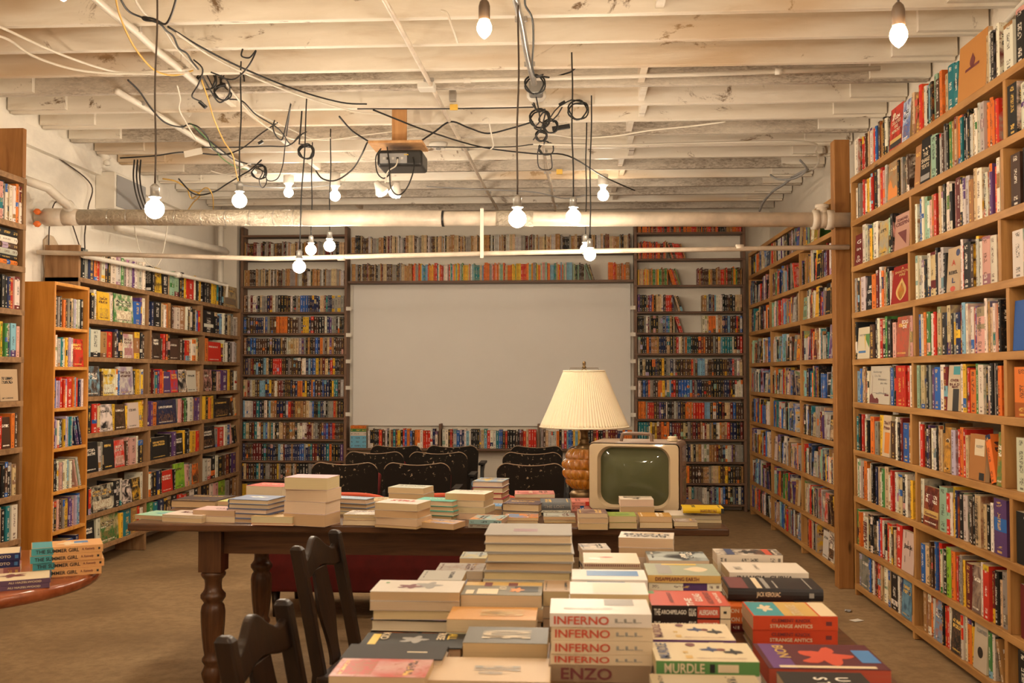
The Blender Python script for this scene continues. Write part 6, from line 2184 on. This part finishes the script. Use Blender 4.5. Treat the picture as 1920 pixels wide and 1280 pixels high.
coil('hanging_coil', 'dark loop hanging at the end of the slanting white conduit', 486, 322, 8.1, .06, 2.2, W, .006, lead=[(440, 300, 8.0), (465, 305, 8.05)])
coil('hanging_coil', 'tall narrow black loops just above the small tight coil', 1012, 222, 6.3, .06, 3.0, W, .0055, lead=[(1000, 190, 6.2), (1005, 205, 6.25)])
coil('hanging_coil', 'ragged black loops to the side of the small tight coil', 1032, 236, 6.45, .045, 3.0, W, .005, lead=[(1060, 190, 6.4), (1046, 215, 6.4)])
for i, seq in enumerate(([(363, 112, 3.08), (380, 130, 3.03), (372, 158, 2.98), (360, 180, 2.95), (375, 190, 2.95), (388, 200, 2.94)],
                         [(378, 140, 3.05), (395, 170, 3.0), (412, 192, 2.96), (430, 175, 3.0), (425, 150, 3.05), (395, 135, 3.08)],
                         [(455, 92, 3.12), (453, 105, 3.08), (468, 108, 3.08), (480, 95, 3.1), (465, 125, 3.04), (440, 148, 3.05), (410, 145, 3.08)],
                         [(998, 195, 3.08), (1010, 210, 3.0), (1022, 205, 3.02), (1010, 225, 2.98), (1028, 232, 2.98), (1024, 210, 3.02), (1015, 240, 2.98), (1000, 262, 2.96)],
                         [(1005, 180, 3.1), (1012, 225, 3.0), (1002, 240, 2.98), (1025, 250, 2.96), (1020, 270, 2.95)],
                         [(1012, 272, 3.0), (1008, 290, 2.98), (1012, 315, 2.97), (1034, 316, 2.99), (1033, 290, 3.0)],
                         [(480, 315, 3.04), (495, 322, 3.0), (502, 338, 2.96), (520, 335, 2.98), (530, 310, 3.02), (535, 270, 3.1), (545, 195, 3.13)])):
    cable('loose_wire', 'black wire dangling in the ' + ('left tangle below the fat white conduit, first strand', 'left tangle, looped second strand', 'left tangle, strand hooked over a joist', 'right tangle, longest knotted strand',
          'right tangle, straight strand', 'right tangle, lowest loop', 'far left, beside the small lamp')[i], Zs(seq), .0045, W, group='dangling wires')
# plugs and boxes in the tangles
def small_box(name, label, u, v, D, size, mat, rot=(0, 0, 0), cat='electrical box'):
    mb = MB()
    mb.box((0, 0, 0), size)
    o = bevel(mb.build(name, mat), min(size) * .15)
    o.location = PD(u, v, D)
    o.rotation_euler = rot
    return tag(o, label, cat)


small_box('inline_plug', 'black cord plug dangling in the left tangle', 380, 196, 5.9, (.022, .022, .055), 'black_plastic', (0, -.8, 0), 'plug')
small_box('inline_plug', 'black inline switch on the cable between the left pendants', 489, 267, 6.4, (.035, .018, .02), 'black_plastic', (0, -.5, 0), 'plug')
small_box('inline_switch', 'black inline switch beside the coil on the right', 1054, 194, 6.3, (.045, .018, .02), 'black_plastic', (0, -.5, 0), 'switch')
small_box('ceiling_box', 'white junction box on the painted conduit', 800, 162, 5.82, (.1, .1, .045), 'white_plastic')
small_box('ceiling_box', 'grey wire box above the right-hand tangle', 1005, 165, 5.95, (.085, .1, .1), 'socket_grey')
small_box('ceiling_box', 'metal bracket box clipped to a joist beside the painted conduit', 849, 180, 6.2, (.045, .04, .07), 'galvanised')
small_box('ceiling_tag', 'yellow tag on the joist beside the painted conduit', 851, 201, 6.2, (.05, .02, .035), 'yellow_tag', cat='tag')
small_box('ceiling_tag', 'yellow tag on the far joist beyond the right tangle', 1049, 322, 8.0, (.05, .02, .04), 'yellow_tag', cat='tag')
small_box('ceiling_box', 'black and red terminal strip sticking out of the right tangle', 1052, 239, 6.6, (.12, .02, .03), 'black_plastic', (0, -.15, 0))
small_box('hanging_tag', 'white printed tag hanging in the left cables', 362, 286, 6.8, (.13, .004, .045), 'paper_white', (0, -.2, 0), 'tag')
small_box('hanging_tag', 'second white tag hanging above the left pendant', 348, 210, 6.5, (.08, .004, .03), 'paper_white', (0, .6, 0), 'tag')
sd = thing('smoke_detector', 'round white smoke detector on the joists right of the projector', 'smoke detector', tuple(PD(822, 268, 7.46)))
mb = MB()
mb.lathe([(.07, 0), (.07, -.02), (.055, -.035), (.03, -.04)], 28)
mb.build('base', 'white_plastic', sd)
mb = MB()
mb.lathe([(.02, -.04), (.018, -.05)], 16)
mb.build('sensor_cap', 'grey_plastic', sd)
sr = thing('heat_sensor', 'grey and white round sensor at the top of the right tangle', 'sensor', tuple(PD(1006, 182, 6.1)))
mb = MB()
mb.lathe([(.06, .03), (.06, 0), (.045, -.02), (.02, -.03)], 24)
mb.build('base', 'white_plastic', sr)
pb = thing('breaker_box', 'grey electrical cabinet on the peeling left wall', 'electrical box', (XL, 7.85, 2.86))
mb = MB()
mb.box2((.002, -.28, -.14), (.16, .29, .15))
bevel(mb.build('cabinet', 'white_paint', pb), .006)
mb = MB()
mb.box2((.161, -.26, -.12), (.169, .27, .13))
bevel(mb.build('door', 'grey_plastic', pb), .004)
pv = thing('pipe_valves', 'cluster of white pipe fittings at the top of the left wall', 'pipe fitting', tuple(PD(188, 285, 7.6)))
for i, (a, b_, r_) in enumerate((((-.1, 0, .12), (0, 0, .02), .035), ((0, 0, .02), (.04, .02, -.06), .042), ((.04, .02, -.06), (.04, .02, -.1), .028), ((0, 0, .05), (.12, .05, .14), .03))):
    mb = MB()
    mb.tube([a, b_], r_, 14)
    mb.build('fitting', 'white_paint', pv)

# ---------------------------------------------------------------- projector
pj = thing('projector', 'black video projector hung upside down from a plank under the ceiling', 'projector', tuple(PD(750, 297, 6.45)))
mb = MB()
mb.box2((-.15, -.02, -.055), (.15, .235, .055))
bevel(mb.build('housing', 'black_plastic', pj), .02, 4)
mb = MB()
mb.box2((-.13, -.024, -.035), (.05, -.019, .03))
bevel(mb.build('port_panel', 'grey_plastic', pj), .002)
for i, x in enumerate((-.11, -.085, -.05, -.02, .01)):
    mb = MB()
    mb.box2((x, -.027, -.012), (x + .016, -.024, .004))
    mb.build('port', 'black_plastic' if i % 2 else 'galvanised', pj)
for x in (.035, .045, .055):
    mb = MB()
    mb.lathe([(.004, -.027), (.004, -.02)], 10, Matrix.Translation((x, 0, .02)) @ Matrix.Rotation(PI / 2, 4, 'X') @ Matrix.Translation((0, 0, .047)))
    mb.build('jack', 'ink_yellow', pj)
mb = MB()
mb.lathe([(.04, 0), (.04, .03), (.03, .032)], 24, Matrix.Translation((.06, .235, 0)) @ Matrix.Rotation(-PI / 2, 4, 'X'))
mb.build('lens', 'black_plastic', pj)
pm = thing('projector_mount', 'orange plywood hanger and shelf that carry the black projector', 'mount', tuple(PD(745, 268, 6.45)))
mb = MB()
mb.box2((-.19, -.03, -.004), (.17, .25, .012))
bevel(mb.build('shelf', 'ply_board', pm), .003)
zt_ = ZJ + .06 - pm.location.z
mb = MB()
mb.box2((-.055, .1, .012), (.045, .118, zt_))
bevel(mb.build('hanger', 'ply_board', pm), .003)
q0 = pj.location
for i, seq in enumerate(([(-.12, -.03, .06), (-.15, -.05, .0), (-.14, -.06, -.1), (-.1, -.05, -.14), (-.06, -.04, -.1), (-.07, -.03, 0)],
                         [(-.08, -.03, .07), (-.06, -.06, -.05), (-.05, -.06, -.2), (.0, -.05, -.25), (.06, -.06, -.2), (.1, -.05, -.08), (.09, -.03, 0)],
                         [(-.01, -.03, -.01), (-.02, -.05, -.06), (-.07, -.06, -.1), (-.09, -.04, -.17)])):
    cable('projector_lead', ('black lead looping beside the left end of the projector', 'black lead hanging in a deep loop below the projector', 'white lead plugged into the back of the projector')[i],
          [q0 + V(p) for p in seq], .0045, W if i < 2 else 'white_wire')

# ---------------------------------------------------------------- lamps
def globe_prof(r, neck):
    p = [(neck, r * 1.28)]
    for i in range(0, 13):
        a = math.radians(62 - (62 + 90) * i / 12)
        p.append((max(.0008, r * math.cos(a)), r * math.sin(a)))
    return p


def drop_prof(r, L):
    p = []
    for i in range(15):
        q = i / 14
        rr = r * math.sin(PI * min(1, .12 + .88 * q) ** 1.25) ** .8 if q < 1 else .001
        p.append((max(.0008, rr), L * (1 - q)))
    return p


def pendant(label, u, v, D, r=.04, kind='globe', cord_to=None, mat='bulb_warm', sock='socket_grey', lean=0.0, ztop=None):
    c = PD(u, v, D)
    t = thing('pendant_bulb', label, 'pendant lamp', tuple(c), 0, 'bare pendant bulbs')
    mb = MB()
    if kind == 'globe':
        mb.lathe(globe_prof(r, .014), 20)
        zs = r * 1.25
    else:
        mb.lathe([(a, b - r * 1.1) for a, b in drop_prof(r, r * 3.1)], 20)
        zs = r * 1.9
    mb.build('bulb', mat, t)
    mb = MB()
    if sock == 'socket_grey':
        mb.lathe([(.013, zs - .004), (.026, zs), (.026, zs + .006), (.019, zs + .01), (.019, zs + .04), (.021, zs + .044), (.013, zs + .055), (.006, zs + .06)], 20)
    else:
        mb.lathe([(.017, zs - .012), (.021, zs - .01), (.021, zs + .04), (.017, zs + .055), (.008, zs + .066)], 20)
    mb.build('socket', sock, t)
    top = (ztop or ZJ + .03) - c.z
    dx = 0.0 if cord_to is None else PD(cord_to[0], cord_to[1], D).x - c.x
    mb = MB()
    n = 14
    pts = []
    for i in range(n + 1):
        q = i / n
        pts.append((dx * q + .004 * math.sin(q * 9 + u) * (1 - q) * q * 4, .003 * math.sin(q * 7 + u) * q * (1 - q) * 4, zs + .055 + (top - zs - .055) * q))
    mb.tube(pts, .0042, 8)
    mb.build('cord', 'brown_wire' if D < 5 else W, t)
    return t


pendant('largest glowing globe bulb on a long dark cord, far left', 290, 392, 4.15, cord_to=(294, 0))
pendant('glowing globe bulb on a black cord, second from the left', 449, 376, 5.45, cord_to=(452, 105))
pendant('glowing globe bulb hanging lowest, over the thin water pipe on the left', 561, 500, 6.2, cord_to=(575, 195))
pendant('small globe bulb hanging under the fat pipe, nearest the lowest bulb', 583, 468, 7.4, cord_to=(586, 240))
pendant('small globe bulb hanging under the fat pipe beside its twin, further right', 618, 461, 7.0, cord_to=(620, 245))
pendant('large globe bulb on a long brown cord at the centre', 970, 410, 4.5, cord_to=(972, 0))
pendant('globe bulb on a black cord just right of the centre one', 1075, 406, 5.4, cord_to=(1072, 115))
pendant('globe bulb in front of its twin, hanging at the thin water pipe on the right', 1106, 478, 6.25, r=.036, cord_to=(1109, 185))
pendant('globe bulb half hidden behind its twin at the thin water pipe', 1098, 467, 6.9, r=.036, cord_to=(1100, 240))
pendant('clear teardrop bulb in a brown socket at the top, near the centre', 908, 58, 3.6, r=.027, kind='drop', mat='bulb_edison', sock='socket_brown')
pendant('clear teardrop bulb in a brown socket at the top right', 1685, 72, 3.3, r=.028, kind='drop', mat='bulb_edison', sock='socket_brown')
pendant('teardrop bulb cut off by the top edge at the far left', 119, -14, 3.5, r=.03, kind='drop', mat='bulb_edison', sock='socket_brown')


def ceiling_bulb(label, u, v, D, r, mat='bulb_ceiling'):
    c = PD(u, v, D)
    t = thing('ceiling_bulb', label, 'ceiling lamp', tuple(c), 0, 'bulbs in ceiling sockets')
    mb = MB()
    mb.lathe(globe_prof(r, .02), 20)
    mb.build('bulb', mat, t)
    mb = MB()
    zs = r * 1.25
    mb.lathe([(.022, zs), (.03, zs + .02), (.045, zs + .03), (.045, max(ZJ - c.z, zs + .05))], 20)
    mb.build('socket', 'white_plastic', t)
    return t


ceiling_bulb('round bulb in a white ceiling socket at the right of the far joists', 1131, 366, 8.6, .048)
ceiling_bulb('round bulb near the ceiling between the left pendants and the projector', 628, 367, 8.4, .045)
ceiling_bulb('small cool bulb clipped near the ceiling, far left of centre', 541, 361, 8.5, .04, 'bulb_cool')
fl = thing('flood_lamp', 'twin white flood lamp glowing below the projector', 'lamp', tuple(PD(728, 340, 7.6)), 0)
mb = MB()
mb.box2((-.02, -.02, .0), (.02, .02, ZJ - fl.location.z))
mb.build('stem', 'white_plastic', fl)
for i, (dx, dz, a) in enumerate(((-.05, -.08, .5), (.055, -.095, -.25))):
    M = Matrix.Translation((dx, 0, dz)) @ Matrix.Rotation(-a, 4, 'Y') @ Matrix.Rotation(.35, 4, 'X')
    mb = MB()
    mb.lathe([(.02, .09), (.03, .05), (.055, 0), (.052, -.004)], 24, M)
    mb.build('lamp_body', 'white_plastic', fl)
    mb = MB()
    mb.lathe([(.048, -.005), (.04, -.022), (.02, -.032), (.001, -.034)], 24, M)
    mb.build('bulb', 'bulb_ceiling', fl)
# bulbs added out of view, overhead and behind, to light the front table
for i, (x, y, z) in enumerate(((-2.6, 2.0, 2.3), (-.9, 1.2, 2.35), (1.2, 1.7, 2.35), (.3, .2, 2.4), (-2.2, -.6, 2.35), (1.4, -1.0, 2.35), (-.4, -1.9, 2.35), (.35, 2.75, 2.55))):
    t = thing('pendant_bulb', 'bare globe bulb added out of view to light the front table', 'pendant lamp', (x, y, z), 0, 'added bulbs out of view')
    mb = MB()
    mb.lathe(globe_prof(.04, .014), 16)
    mb.build('bulb', 'bulb_warm', t)
    mb = MB()
    mb.lathe([(.026, .05), (.019, .06), (.019, .09), (.006, .11)], 16)
    mb.build('socket', 'socket_grey', t)
    mb = MB()
    mb.tube([(0, 0, .1), (0, 0, ZJ + .03 - z)], .0042, 6)
    mb.build('cord', 'brown_wire', t)

w = bpy.data.worlds.new('world')
S.world = w
w.use_nodes = True
w.node_tree.nodes['Background'].inputs[0].default_value = (0.5, 0.36, 0.22, 1)
w.node_tree.nodes['Background'].inputs[1].default_value = 0.02
S.view_settings.view_transform = 'Standard'
S.view_settings.look = 'None'
S.view_settings.gamma = 1.0
S.view_settings.use_curve_mapping = False
S.view_settings.exposure = 0.92
S.cycles.use_light_tree = False
